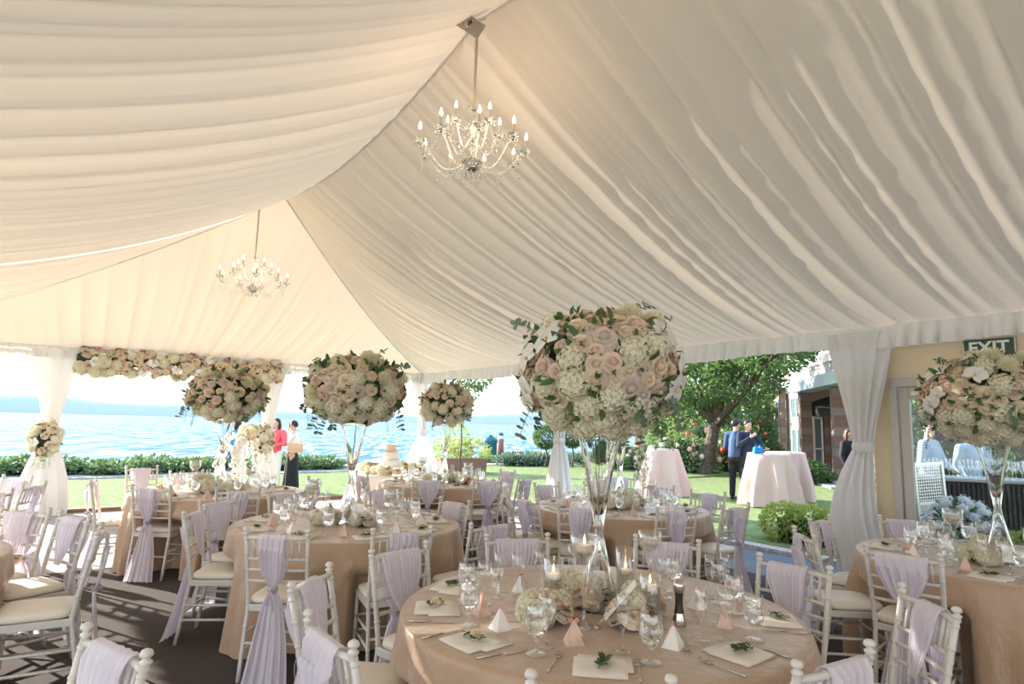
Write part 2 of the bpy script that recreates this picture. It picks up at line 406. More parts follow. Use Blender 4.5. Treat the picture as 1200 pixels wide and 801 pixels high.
def hip(name, seed, side):
    """half-bays beside the hip plus the end panel"""
    f = fold_fn(seed, 12)
    def fn(a, q):
        # a along eave from s=-4.57 to 0
        s = -4.57+4.57*a; top = V((s, side*(HW*(-s)/4.57), 0))   # on the hip line
        k = -s/4.57; zt = RIDGE+(EAVE-RIDGE)*k - .20*4*k*(1-k)
        t = top.y + (side*HW-top.y)*q
        z = zt+(EAVE-zt)*q - .33*(1-k)*4*q*(1-q)*(1-.35*q) + f(s+6+.1*math.sin(q*2))*.9*(.25+.75*math.sin(PI*q))*(1-k*.7)
        return T(s, t, z)
    return struct(MB().grid(fn, 220, 30).build(name, M['liner']))
hip('ceiling', 31, 1); hip('ceiling', 37, -1)
def endpanel(seed):
    f = fold_fn(seed, 12)
    def fn(a, q):
        t = -HW+2*HW*a; k = abs(t)/HW; zt = RIDGE+(EAVE-RIDGE)*k - .20*4*k*(1-k); st = -4.57*k
        s = st+(-4.57-st)*q
        z = zt+(EAVE-zt)*q - .28*(1-k)*4*q*(1-q)*(1-.3*q) + f(t+5+.5*q*(1 if t > 0 else -1)*.3)*.8*(.2+.8*math.sin(PI*q))*(1-k*.6)
        return T(s, t, z)
    return struct(MB().grid(fn, 420, 30).build('ceiling', M['liner']))
endpanel(51)
# seam piping on the ridge and hips
def seam(pts, r=.012): return struct(MB().tube(pts, r, 6).build('trim_2', M['whitepaint']))
seam([T(s*.1, 0, RIDGE-ridge_sag(s*.1)-.012) for s in range(0, 170)], .010)
for sd in (1, -1): seam([T(-4.57*k/20, sd*HW*k/20, RIDGE+(EAVE-RIDGE)*k/20-.2*4*(k/20)*(1-k/20)-.01) for k in range(21)], .010)
# aluminium frame above the liner, eave beams
def beam(a, b, r=.03): return struct(MB().tube([a, b], r, 10).build('tent_frame_tube', M['alu']))
beam(T(-4.6, HW+.04, EAVE-.04), T(17, HW+.04, EAVE-.04)); beam(T(-4.6, -HW-.04, EAVE-.04), T(17, -HW-.04, EAVE-.04)); beam(T(-4.62, -HW, EAVE-.04), T(-4.62, HW, EAVE-.04))

# valances: gathered strips under the eaves
def valance(name, fn_pt, out, L, seed, label, h=.24, m=None, top=.03):
    r = random.Random(seed); ph = [r.uniform(0, 6) for _ in range(6)]
    n = int(L/.012)
    def fn(a, q):
        x = a*L; p = fn_pt(x)
        w = 1.6*abs(math.sin(x*17+ph[0]+1.8*math.sin(x*3.1+ph[1])+.25*q*math.sin(x*5)))**.7+.7*abs(math.sin(x*29+ph[2]+2*math.sin(x*2.3)))+.3*math.sin(x*7+ph[3])-1
        sw = .018*math.sin(x*2.7+ph[4]) 
        return p + out*(.04+ .060*w*(.2+.8*q)) + V((0, 0, top-(h+sw)*q))
    return tag(MB().grid(fn, n, 9).build(name, m or M['valance']), label, 'valance')
valance('valance', lambda x: T(-4.45+x, HW-.05, EAVE), -TV, 17.5, 4, 'gathered white ruffle valance running along the right eave above the lawn and door')
valance('valance', lambda x: T(-4.5, -HW+x, EAVE-.0), TU, 2*HW, 5, 'white gathered valance across the lakeside end of the tent behind the flower garland', h=.22)
valance('valance', lambda x: T(-4.45+x, -HW+.05, EAVE), TV, 9, 6, 'white valance along the left eave of the tent')

# posts and tied drapes
def post_drape(p, label, waist_z=1.4, top_w=.30, bot=.30, seed=0, yaw=0, shift=(0,0), zbot=.01, sheer=False, top_z=EAVE-.04):
    st = struct(MB().tube([p, p+V((0,0,top_z-.05))], .04, 12).build('tent_post', M['whitepaint']))
    r = random.Random(seed); nf = r.choice((9, 10, 11)); ph = r.uniform(0, 6)
    root = thing('post_drape', label, 'drape', p, yaw)
    def prof(z):
        if z > waist_z:
            k = max(0, (z-waist_z)/(top_z-waist_z)); return .075+(top_w-.075)*(k**1.25), .07+(.14-.07)*k
        k = min(1, max(0, (waist_z-z)/(waist_z-zbot))); e = (1-(1-k)**2.2); return .07+(bot-.07)*e, .065+(bot*.72-.065)*e
    def fn(a, q):
        z = top_z+(zbot-top_z)*q; rx, ry = prof(z); t = 2*PI*a
        amp = .16+.10*math.sin(z*2+seed)
        w = 1+amp*math.sin(nf*t+ph+.9*math.sin(z*1.7))+.06*math.sin(3*t+z*2)
        k = 0 if z > waist_z else (waist_z-z)/waist_z
        return V((rx*w*math.cos(t)+shift[0]*math.sin(PI*min(1, k*1.1))*.9, ry*w*math.sin(t)+shift[1]*k, z))
    MB().grid(fn, 150, 70, True).build('curtain', M['white_cloth'], root)
    MB().lathe([(.085, waist_z-.05), (.10, waist_z-.02), (.102, waist_z+.02), (.085, waist_z+.05)], 24).build('tie_band', M['white_cloth'], root)
    return root
PC = [T(-4.52, HW-3.37-3.39), T(-4.52, HW-3.37), T(-4.52, HW-.02), T(.2, HW-.02), T(4.97, HW-.02)]
post_drape(PC[0], 'white drape tied with a flower cluster on the left tent post by the lake', 1.22, .34, .30, 1, ROTT)
post_drape(PC[1], 'white tied drape on the tent post behind the white orchid cascade', 1.2, .27, .22, 2, ROTT)
post_drape(PC[2], 'white drape tied at its middle on the far corner post beside the cake', 1.36, .30, .42, 3, ROTT)
post_drape(PC[3], 'white drape on the tent post rising behind the largest flower ball', 1.36, .30, .26, 4, ROTT+PI/2)
post_drape(PC[4], 'large white knotted drape on the post left of the glass door', 1.47, .33, .235, 5, ROTT+PI/2, shift=(.13, .0))
MB().ell((0,0,0), (.075,.075,.065), 16, 10).build('knot', M['white_cloth'], [o for o in C.objects if o.name.startswith('post_drape')][-1], loc=(0, .02, 1.47))
for s in (9.5, 14): struct(MB().tube([T(s, HW), T(s, HW, EAVE)], .04, 12).build('tent_post', M['whitepaint']))
for s in (-4.52, .2, 4.97, 9.5): struct(MB().tube([T(s, -HW), T(s, -HW, EAVE)], .04, 12).build('tent_post', M['whitepaint']))

# ------------------------------------------------------------------ flowers
def petal(mb, R, w, h, curl, tilt, nu=4, nv=4):
    """petal rising from the origin along local z, opening to +x by tilt"""
    def fn(a, q):
        x = (a-.5)*2; ww = w*(.35+.65*math.sin(PI*(.10+.64*q)))
        ang = tilt + curl*q*q
        r = .12*w + h*q*math.sin(ang); z = h*q*math.cos(ang)
        return R @ V((r - .35*ww*x*x*(1-.4*q), ww*x, z))
    mb.grid(fn, nu, nv)
def rose_mesh(name, m, seed=0):
    r = random.Random(seed); mb = MB(); k = 0
    mb.grid(lambda a, q: V(((.03+.27*a)*(1+.12*q*math.sin(a*23+seed))*(.9+.1*q)*math.cos(a*21), (.03+.27*a)*(1+.12*q*math.sin(a*23+seed))*(.9+.1*q)*math.sin(a*21), .35+q*(.40-.15*a+.02*math.sin(a*37)))), 90, 4)
    mb.ell((0,0,.28), (.30,.30,.40), 12, 8)
    for layer, (n, w, h, tilt, curl) in enumerate([(3,.44,.62,.22,.25),(4,.45,.68,.30,.5),(5,.54,.72,.55,.7),(6,.60,.74,.85,.85),(6,.62,.74,1.15,.8)]):
        for i in range(n):
            t = 2*PI*i/n+layer*.9+r.uniform(-.15,.15)
            petal(mb, Matrix.Rotation(t, 3, 'Z'), w*.95, h*1.05, curl+r.uniform(-.1,.15), tilt+r.uniform(-.06,.06))
    mb.v = [(a*.95, b*.95, c*.95-.25) for a, b, c in mb.v]
    return mb.mesh(name, m)
def fib(n, zmin=-1.0):
    out = []
    for i in range(n):
        z = 1-(1-zmin)*(i+.5)/n; r = math.sqrt(max(0, 1-z*z)); t = i*2.399963; out.append(V((r*math.cos(t), r*math.sin(t), z)))
    return out
def frame(n, spin=0):
    n = n.normalized(); a = n.orthogonal().normalized(); b = n.cross(a)
    return Matrix((a, b, n)).transposed() @ Matrix.Rotation(spin, 3, 'Z')
def hydrangea_mesh(name, m, n=70, seed=0):
    r = random.Random(seed); mb = MB()
    for p in fib(n, -.45):
        R = frame((p+V((r.uniform(-.25,.25), r.uniform(-.25,.25), r.uniform(-.25,.25)))), r.uniform(0, 6)); c = p*r.uniform(.88, 1.04); q = .20
        for k in range(4):
            A = R @ Matrix.Rotation(k*PI/2, 3, 'Z')
            mb.add([c, c+A@V((q*.55,-q*.48,.05)), c+A@V((q*1.05,0,.02)), c+A@V((q*.55,q*.48,.05))], [(0,1,2,3)])
    mb.ell((0,0,-.05), (.82,.82,.80), 12, 8)
    return mb.mesh(name, m, False)
def mum_mesh(name, m):
    r = random.Random(5); mb = MB()
    for p in fib(130, -.35):
        R = frame(p+V((0,0,.25)), 0); a = p*.25; L = 1.0*r.uniform(.85, 1.05); d = (p+V((0,0,.12))).normalized(); sx = d.orthogonal().normalized(); 
        w = .085; mid = a+d*L*.7; tip = a+d*L+V((0,0,.05))
        mb.add([a, mid-sx*w, tip, mid+sx*w], [(0,1,2,3)])
        sy = d.cross(sx); mb.add([a, mid-sy*w, tip, mid+sy*w], [(0,1,2,3)])
    mb.ell((0,0,0), (.66,.66,.6), 12, 8)
    return mb.mesh(name, m, False)
def orchid_mesh(name):
    mb = MB(); mb.slot(M['orchid'])
    for k, (t, w, L) in enumerate([(PI/2,.34,.95),(PI/2+2.2,.32,.95),(PI/2-2.2,.32,.95),(.25,.58,1.0),(PI-.25,.58,1.0)]):
        A = Matrix.Rotation(t, 3, 'Z')
        def fn(a, q, A=A, w=w, L=L):
            x = (a-.5)*2; ww = w*math.sin(PI*(.1+.85*q)); return A @ V((L*q, ww*x, .12+.12*math.sin(PI*q)-.06*x*x))
        mb.grid(fn, 4, 5)
    mb.slot(M['orchid_lip']); mb.ell((0,-.06,.22), (.10,.15,.10), 8, 6)
    return mb.mesh(name, None)
ROSES = [rose_mesh('cream_rose', M['cream_rose'], 1), rose_mesh('blush_rose', M['blush_rose'], 2), rose_mesh('mauve_rose', M['mauve_rose'], 3), rose_mesh('coral_rose', M['coral_rose'], 4)]
HYD = [hydrangea_mesh('hydrangea', M['hydrangea'], 80, 1), hydrangea_mesh('hydrangea', M['hydrangea'], 74, 2)]
MUM = mum_mesh('chrysanthemum', M['mum']); ORC = orchid_mesh('orchid')
def leaf(mb, p, d, L, w, n=None):
    """a leaf blade with a fold, from p along d"""
    d = d.normalized(); n = (n or V((0,0,1))); sx = d.cross(n)
    if sx.length < .05: sx = d.orthogonal()
    sx.normalize(); nn = sx.cross(d)
    a = p; b1 = p+d*L*.3; b2 = p+d*L*.7; t = p+d*L-nn*L*.12
    mb.add([a, b1+sx*w*.45+nn*w*.15, b2+sx*w*.42+nn*w*.12, t, b2-sx*w*.42+nn*w*.12, b1-sx*w*.45+nn*w*.15, b1, b2], [(0,6,1),(6,7,2,1),(7,3,2),(0,5,6),(6,5,4,7),(7,4,3)])
def rleaf(mb, p, d, r_, n=None):
    """round eucalyptus leaf"""
    d = d.normalized(); n = (n or V((0,0,1))); sx = d.cross(n)
    if sx.length < .05: sx = d.orthogonal()
    sx.normalize(); c = p+d*r_; pts = [c+(d*math.cos(2*PI*k/9)+sx*math.sin(2*PI*k/9)*.9)*r_ for k in range(9)]
    mb.add(pts, [tuple(range(9))])
def rv(r): return V((r.uniform(-1,1), r.uniform(-1,1), r.uniform(-1,1)))
LABEL_FL = {}
def flower_ball(parent, c, rad, seed, dens=1.0, orchids=True, corals=0, trailing=True, zcut=-.98):
    r = random.Random(seed); c = V(c); rad = V(rad); placed = []
    kinds = []
    A = 1.0*dens
    for (k, sz, n) in [('hydrangea', .074, int(34*A)), ('orchid', .058, int(16*A) if orchids else 0), ('chrysanthemum', .06, int(7*A)), ('rose', .05, int(44*A)), ('rose', .036, int(48*A))]:
        for _ in range(n): kinds.append((k, sz*r.uniform(.9, 1.12)))
    hd = kinds[:18]; tl = kinds[18:]; r.shuffle(tl); kinds = hd+tl
    for k, sz in kinds:
        for tr in range(140):
            z = r.uniform(zcut if k == 'hydrangea' else -.55, 1); 
            if k == 'hydrangea' and r.random() < .6: z = r.uniform(zcut, -.3)
            t = r.uniform(0, 2*PI)
            if k == 'orchid': t = r.choice((PI*1.12, -.25)) + r.uniform(-.45, .45); z = r.uniform(-.35, .6)
            q = math.sqrt(1-z*z); u = V((q*math.cos(t), q*math.sin(t), z)); p = V((u.x*rad.x, u.y*rad.y, u.z*rad.z))
            if all((p-pp).length > (sz+ss)*.74 for pp, ss in placed): break
        else: continue
        placed.append((p, sz)); n = V((u.x/rad.x, u.y/rad.y, u.z/rad.z)).normalized()
        n = (n+rv(r)*.22).normalized(); off = {'hydrangea': -.25, 'orchid': .35, 'chrysanthemum': .1, 'rose': -.1}[k]
        me = {'hydrangea': r.choice(HYD), 'orchid': ORC, 'chrysanthemum': MUM, 'rose': ROSES[r.choices((0,1,2,3), (7,2.4,1.5,corals))[0]]}[k]
        s_ = sz*(1.35 if k == 'orchid' else 1.5 if k == 'rose' else 1)
        o = link(me.name.split('.')[0], me, parent, c+p*(.97)+n*sz*off, frame(n, PI*.5 if k == 'orchid' else r.uniform(0, 6)), s_)
    MB().ell(c, V((rad.x*.78, rad.y*.78, rad.z*.74)), 20, 12).build('moss_core', M['core'], parent)
    mb = MB()
    for _ in range(int(230*A)):
        z = r.uniform(-.7, 1); t = r.uniform(0, 2*PI); q = math.sqrt(1-z*z); u = V((q*math.cos(t), q*math.sin(t), z))
        p = c+V((u.x*rad.x, u.y*rad.y, u.z*rad.z))*r.uniform(.86, 1.0); d = (u+rv(r)*.8).normalized()
        leaf(mb, p, d, r.uniform(.05, .09)*rad.x/.4, .035*rad.x/.4, u)
    mb.build('leaves', M['leaf'], parent)
    mb = MB()
    for _ in range(int((9 if trailing else 5)*A)):
        t = r.uniform(0, 2*PI); z = r.uniform(-.75, -.2) if r.random() < .6 else r.uniform(.5, .95); q = math.sqrt(1-z*z)
        u = V((q*math.cos(t), q*math.sin(t), z)); p = c+V((u.x*rad.x, u.y*rad.y, u.z*rad.z))*.93; d = (u*.9+V((0,0,-.1 if z < 0 else .5))+rv(r)*.3).normalized()
        L = r.uniform(.10, .22)*rad.x/.4; pts = [p]
        for i in range(6):
            d = (d+V((0,0,-.22))).normalized(); pts.append(pts[-1]+d*L/6)
            for sd in (-1, 1): rleaf(mb, pts[-1], (d*.4+d.orthogonal()*sd+rv(r)*.4), r.uniform(.014, .024)*rad.x/.4, u+rv(r)*.4)
        mb.tube(pts, .002, 5)
        mb.build('eucalyptus_sprig', M['eucalyptus'], parent); mb = MB()
    if trailing:
        mb = MB()
        for _ in range(5):
            t = r.uniform(0, 2*PI); p = c+V((math.cos(t)*rad.x*.85, math.sin(t)*rad.y*.85, -rad.z*.45)); pts = [p]; d = V((math.cos(t)*.5, math.sin(t)*.5, -.6))
            for i in range(12):
                d = (d+V((0,0,-.25))+rv(r)*.15).normalized(); pts.append(pts[-1]+d*.02)
                for sd in (-1, 1): leaf(mb, pts[-1], (d*.5+d.orthogonal()*sd+rv(r)*.5), .022, .014)
            mb.tube(pts, .0015, 4)
        mb.build('trailing_vine', M['light_leaf'], parent)
    return placed
def vase_mesh(H):
    o = [(.105,0),(.108,.008),(.09,.05),(.060,.16),(.030,.30),(.022,.36),(.026,.40),(.045,.52),(.075,.68),(.105,.80),(.118,.86)]
    k = H/.86; o = [(r, z*k) for r, z in o]
    i = [(.111,.86*k),(.099,.80*k),(.069,.68*k),(.039,.53*k),(.016,.435*k),(.0,.43*k)]
    i2 = [(.0,.33*k),(.018,.31*k),(.052,.16*k),(.082,.05*k),(.095,.004)]
    mb = MB(); mb.lathe(o+i, 32); n = len(mb.v)
    mb.lathe(i2, 32); mb.lathe([(.095,.004),(.105,0)], 32)
    return mb.mesh('trumpet_vase', M['vase'])
VASE = vase_mesh(.86)
def centerpiece(loc, label, seed, dens=1, rad=(.41,.41,.285), orchids=True, rz=0, trailing=True):
    root = thing('tall_centerpiece', label, 'floral centrepiece', loc, rz, None)
    link('trumpet_vase', VASE, root)
    mb = MB(); r = random.Random(seed)
    for _ in range(2):
        a = r.uniform(0, 6); mb.tube([(0,0,.44), (.01*math.cos(a), .01*math.sin(a), .6), (.03*math.cos(a), .03*math.sin(a), .88)], .002, 5)
    mb.build('stems', M['branch'], root)
    flower_ball(root, (0, 0, 1.12), rad, seed, dens, orchids, trailing=trailing)
    return root
def low_arrangement(loc, label, seed, n=9, R=.10, corals=0, name='low_flower_arrangement', sz=1.0):
    r = random.Random(seed); root = thing(name, label, 'flowers', loc, r.uniform(0, 6))
    MB().ell((0,0,.035), (R*.9,R*.9,.034), 14, 8).build('moss_core', M['core'], root)
    for i in range(n):
        t = 2*PI*i/n+r.uniform(-.3,.3); q = R*(.35 if i % 3 == 0 else .85); z = .075 if i % 3 == 0 else .05
        n_ = V((math.cos(t)*.8*(q/R), math.sin(t)*.8*(q/R), 1)); k = r.random()
        if k < .45: link('hydrangea', r.choice(HYD), root, (q*math.cos(t), q*math.sin(t), z*sz), frame(n_, r.uniform(0,6)), .052*sz)
        elif k < .92: mm = ROSES[r.choices((0,1,2,3), (4,3,1,corals))[0]]; link(mm.name.split('.')[0], mm, root, (q*math.cos(t), q*math.sin(t), (z+.01)*sz), frame(n_, r.uniform(0,6)), .062*sz)
        else: link('chrysanthemum', MUM, root, (q*math.cos(t), q*math.sin(t), z*sz), frame(n_), .05*sz)
    mb = MB()
    for _ in range(26):
        t = r.uniform(0, 2*PI); p = V((R*.8*math.cos(t), R*.8*math.sin(t), r.uniform(.015, .08))); leaf(mb, p, V((math.cos(t), math.sin(t), r.uniform(-.02, .7))), r.uniform(.04,.06), .028)
    mb.build('leaves', M['leaf'], root)
    return root

# ------------------------------------------------------------------ tables
TB = {'1': (V((.44,3.09,0)), 'the nearest table', 10), 'A': (V((-1.33,5.38,0)), 'the left middle table', 9), 'B': (V((1.20,6.85,0)), 'the second table', 9),
      'C': (V((3.45,4.43,0)), 'the glass door table', 9), 'D': (V((-3.35,7.4,0)), 'the left lakeside table', 9), 'E': (V((-.93,9.15,0)), 'the far table', 9)}
TG = V((-3.88,3.55,0)); RT = .915; TZ = .762
chair_boxes = []   # filled below, before the cloths are made
# ------------------------------------------------------------------ chair
def chair_proto():
    root = thing('chiavari_chair', 'white chair', 'chair')
    def bamboo(path, r0, rings):
        mb = MB(); pts = [V(p) for p in path]; mb.tube(pts, r0, 10)
        Ls = [0]
        for a, b in zip(pts, pts[1:]): Ls.append(Ls[-1]+(b-a).length)
        for u in rings:
            d = u*Ls[-1]; i = max(k for k in range(len(Ls)) if Ls[k] <= d+1e-9); i = min(i, len(pts)-2)
            p = pts[i]+(pts[i+1]-pts[i])*((d-Ls[i])/(Ls[i+1]-Ls[i])); dd = (pts[i+1]-pts[i]).normalized()
            mb.tube([p-dd*.006, p-dd*.003, p+dd*.003, p+dd*.006], [r0, r0*1.22, r0*1.22, r0], 10, False)
        return mb
    yb = lambda z: -.185-.085*max(0, (z-.44)/.46)**1.2 - .07*max(0, (.44-z)/.44)
    for sx in (-1, 1):
        pts = [(sx*(.185+.012*max(0,(z-.44))/.46), yb(z), z) for z in (0,.1,.2,.32,.44,.55,.66,.77,.88)]
        mb = bamboo(pts, .0135, (.18,.36,.52,.64,.76,.87,.97))
        x = sx*.197; y = yb(.89)
        mb.lathe([(.0135,.87),(.0135,.885),(.018,.889),(.018,.895),(.011,.899),(.011,.905),(.0185,.910),(.0195,.917),(.015,.926),(.006,.930),(0,.9305)], 12, (x, y, 0))
        mb.build('back_post', M['chair'], root)
        bamboo([(sx*.192, .175, 0), (sx*.187, .168, .22), (sx*.185, .162, .43)], .0135, (.25,.5,.8)).build('leg', M['chair'], root)
    def bar(name, z, bow=.02, r=.0095):
        pts = [(x*.193/4, yb(z)-bow*(1-(x/4)**2), z) for x in range(-4, 5)]
        return bamboo(pts, r, (.3,.5,.7)).build(name, M['chair'], root)
    bar('top_rail', .868, .025, .012)
    for z in (.735, .665, .595): bar('back_rail', z)
    for x in (-.145, -.098, -.05, .05, .098, .145):
        bamboo([(x, yb(.74)-.016*(1-(x/.193)**2), .735), (x, yb(.865)-.022*(1-(x/.193)**2), .866)], .0075, (.5,)).build('spindle', M['chair'], root)
    mb = MB()
    for sx in (-1, 1): mb.box((sx*.187, -.01, .425), (.026,.37,.042))
    mb.box((0, .165, .425), (.36,.026,.042)); mb.box((0, -.185, .425), (.36,.024,.042)); mb.box((0,-.01,.432), (.35,.34,.012))
    bevel(mb.build('seat_frame', M['chair'], root, False), .005)
    for sx in (-1, 1):
        for z in (.17, .27):
            bamboo([(sx*.189, yb(z), z), (sx*.188, .17, z)], .009, (.33,.66)).build('stretcher', M['chair'], root)
    for z in (.17, .27): bamboo([(-.187, .17, z), (.187, .17, z)], .009, (.33,.66)).build('stretcher', M['chair'], root)
    bamboo([(-.187, yb(.22), .22), (.187, yb(.22), .22)], .009, (.33,.66)).build('stretcher', M['chair'], root)
    def cu(a, q):
        t = 2*PI*a; n = 5; cx = abs(math.cos(t))**(2/n)*math.copysign(1, math.cos(t)); cy = abs(math.sin(t))**(2/n)*math.copysign(1, math.sin(t))
        ks = [(0,0),(.9,0),(.985,.006),(1,.018),(.985,.032),(.92,.043),(.7,.050),(.35,.053),(0,.054)]; k, z = ks[int(round(q*8))]
        return V((cx*k*.198, cy*k*.19-.005, .4465+z))
    MB().grid(cu, 36, 9, True).build('seat_cushion', M['cushion'], root)
    return root, yb
CHAIR, YB = chair_proto(); snapshot(CHAIR); first_chair = [True]
def sash_mesh(seed, wt, off, wide=0):
    r = random.Random(seed); ph = [r.uniform(0, 6) for _ in range(4)]; nf = 5
    path = [(-.190,.585,.30),(-.200,.62,.42),(-.212,.68,.64),(-.224,.74,.82),(-.234,.80,.94),(-.246,.86,1),(-.262,.888,1),(-.288,.893,1),(-.306,.87,1),(-.308,.80,.97),(-.300,.74,.88),(-.292,.68,.70),(-.284,.63,.46),(-.276,.59,.27),(-.272,.565,.21),(-.272,.54,.25),(-.278,.49,.48),(-.288,.40,.66),(-.30,.28,.85),(-.325,.16,1.0),(-.35,.05,1.12),(-.365,.012,1.2)]
    def fn(a, q):
        i = q*(len(path)-1); k = min(int(i), len(path)-2); u = i-k
        y, z, w = [path[k][c]+(path[k+1][c]-path[k][c])*u for c in range(3)]
        x = (a-.5)*2
        W = wt if i < 9 else wt+(.12-wt)*min(1, (i-9)/4)
        amp = (.010 if i < 5 or i > 8 else .004)*(.35+.75*w)
        fold = amp*math.sin(nf*PI*x+ph[0]+.5*math.sin(q*9+ph[1]))+amp*.6*math.sin(19*x+ph[2]+q*3)+amp*.35*math.sin(33*x+ph[3])
        if i < 6: fold = abs(fold)
        yy = y + (fold if i < 6 else -max(0, fold) if i < 9 else fold) - (.010 if 9 <= i <= 15 else 0)
        drift = off*(sstep(1, 5, i) if i < 6 else 1-sstep(7, 14, i)) + (.03*math.sin(ph[3]))*sstep(15, 21, i)
        return V((x*W*w+drift, yy, z))
    return MB().grid(fn, 56, 84).mesh('sash_cloth', M['lilac'])
SASH = [sash_mesh(1, .10, .0), sash_mesh(2, .085, -.02), sash_mesh(3, .125, .01), sash_mesh(4, .11, .03), sash_mesh(5, .14, 0)]
def tie_mesh():
    mb = MB(); mb.lathe([(.030,.548),(.034,.556),(.034,.574),(.030,.582)], 16, (0,0,0))
    mb.v = [(a, b*.75-.282, c) for a, b, c in mb.v]
    for sx, L in ((-1,.10),(1,.13)):
        mb.grid(lambda a, q, sx=sx, L=L: V((sx*(.004+.018*q)+(a-.5)*.012, -.31-.008*math.sin(q*5), .562-L*q)), 3, 8)
    mb.ell((0,-.312,.565), (.012,.008,.012), 8, 6)
    return mb.mesh('ribbon_tie', M['ribbon_silver'])
TIE = tie_mesh()
SEATS = {}
POS8 = ['right', 'far right', 'far', 'far left', 'left', 'near left', 'near', 'near right']
def place_chair(mid, face, tb, clabel, variant, nosash=False):
    global CHAIR
    rz = math.atan2(face.y, face.x)-PI/2
    p = mid + face*.265; p.z = 0
    if first_chair[0]: c = CHAIR; first_chair[0] = False
    else: c = copy_tree(CHAIR)
    c.location = p; c.rotation_euler = (0,0,rz); c['label'] = 'white chiavari chair '+clabel; c['group'] = 'chiavari chairs at the dinner tables'
    chair_boxes.append((p.copy(), rz))
    s = thing('chair_sash', 'lilac sash on chair '+clabel, 'chair sash', p, rz, 'lilac sashes on the chairs')
    link('sash_cloth', SASH[variant % 5], s); link('ribbon_tie', TIE, s)
    SEATS.setdefault(tb, []).append(p)
FZ = .93
# (finial a, finial b, table, label, sash variant)
CH = [((434.5,642),(502,632.5),'1','at the left of the nearest table beside the rose napkin',4),
 ((344.2,678.5),(386.2,659.7),'1','side on between the nearest and left middle tables',3),
 ((363.6,713),(414.7,749),'1','lowest left of the nearest table, seat showing at its right',2),
 ((570.4,624),(643,624),'1','behind the nearest table, left of its tall vase',4),
 ((743.8,625),(820,631),'1','behind the nearest table, right of its tall vase',4),
 ((890.6,647.3),(970,660.8),'1','at the right of the nearest table with a broad sash',3),
 ((1055,682),(1121,709.7),'1','lower right between the two near tables with a narrow sash',1),
 ((931.8,772),(1018.5,748),'1','at the bottom right edge in front of the nearest table',3),
 ((617.8,783.7),(790.7,788),'1','at the bottom edge, only its finials showing',0),
 ((215.8,597.5),(241.7,591),'A','left of the middle left table, nearer of two',0),
 ((234,585),(277.5,580),'A','left of the middle left table, farther of the two there',2),
 ((293,617.4),(358.3,619),'A','before the middle left table at its front left, whole sash showing',1),
 ((438.7,617.3),(505,614.5),'A','before the middle left table at its front right',0),
 ((554.7,610.4),(595,606),'A','at the right front of the middle left table, turned to it',2),
 ((515.3,581),(550.5,585.5),'A','at the far right of the middle left table',2),
 ((156.7,566.5),(198.7,567.5),'D','before the left lakeside table, gathered sash falling to the sunny floor',1),
 ((255,570),(303.3,570),'D','before the left lakeside table, bare spindles at its right',0),
 ((355,556),(380,561),'D','at the right end of the left lakeside table',1),
 ((485,558.5),(519.8,558.5),'E','before the far table, left of the pair there',4),
 ((555.8,560),(588,559.3),'E','before the far table, right of the pair there',4),
 ((657.5,588.5),(703,590),'B','before the second table, just left of the tall vase foot',0),
 ((768.8,593.3),(816.9,592.4),'B','before the second table, right of the stemmed candle',1),
 ((845.7,589.8),(878,588),'B','at the right end of the second table',1),
 ((810.8,572.3),(848.4,575),'B','at the far right of the second table on the lawn side',1),
 ((609,578),(629,583),'B','at the near left of the second table, side on',1),
 ((952.9,624.7),(933.3,615.7),'C','left of the door side table, side on',1),
 ((947.7,606.6),(974,602),'C','far left of the door side table by the drape',1),
 ((1017.3,636.6),(1098.7,646.2),'C','before the door side table with a wide sash',4),
 ((1031,602),(1090,605),'C','behind the door side table in front of the door frame',3),
 ((71.2,597),(104,601.7),'G','second of the row by the left edge table, sash front on',2),
 ((1.6,592),(58,594),'G','at the left edge with a peach flower tied on',3),
 ((115.4,611),(117.5,621),'G','seen edge on at the left edge table',0),
 ((100.3,729.6),(172.4,759.4),'F','at the bottom left corner, only its top showing',2)]
TF = V((-1.89,1.18,0)); TH = V((-5.6,6.2,0))
ctr = {k: v[0] for k, v in TB.items()}; ctr.update({'G': TG, 'F': TF, 'H': TH})
for a, b, tb, lab, va in CH:
    A, B = G(*a, FZ), G(*b, FZ); mid = (A+B)/2; mid.z = 0; e = (B-A); e.z = 0; n = V((-e.y, e.x, 0)).normalized()
    d = (ctr[tb]-mid); d.z = 0; d.normalize()
    if n.dot(d) < 0: n = -n
    w = .75
    place_chair(mid, (n*w+d*(1-w)).normalized(), tb, lab, va)
CW = [((-.02,6.72),'B','at the left end of the second table, partly behind another chair',0),((.47,7.75),'B','behind the second table at its far left',3),((1.15,8.05),'B','behind the second table, largely hidden by flowers',0),((1.85,7.85),'B','behind the second table at its far right',0),
 ((-4.46,6.85),'D','seen edge on at the left end of the left lakeside table',0),((-4.15,8.2),'D','behind the left lakeside table at its far left',2),((-5.05,8.75),'D','farthest left chair, white against the hedge',2),((-2.15,6.25),'A','behind the left middle table at its far left',2),((-1.3,6.72),'A','behind the left middle table, half hidden by glasses',2),
 ((.22,8.55),'E','at the right end of the far table, side on',1),((-.02,9.75),'E','at the far right of the far table, sunlit white',2),((-1.95,8.45),'E','at the left of the far table before the cake',0),((-4.72,6.35),'H','at left by the flower tied post, turned away',1),((-4.62,5.65),'H','at the left edge with the deepest lilac sash',3),((-5.4,7.0),'H','at the left edge farthest back, bleached by the sun',2),((1.62,9.2),'B','alone on the lawn side beyond the second table',2),
 ((4.62,5.0),'C','at the right end of the door side table',2)]
for (x, y), tb, lab, va in CW:
    mid = V((x, y, 0)); d = (ctr[tb]-mid).normalized(); place_chair(mid, d, tb, lab, va)

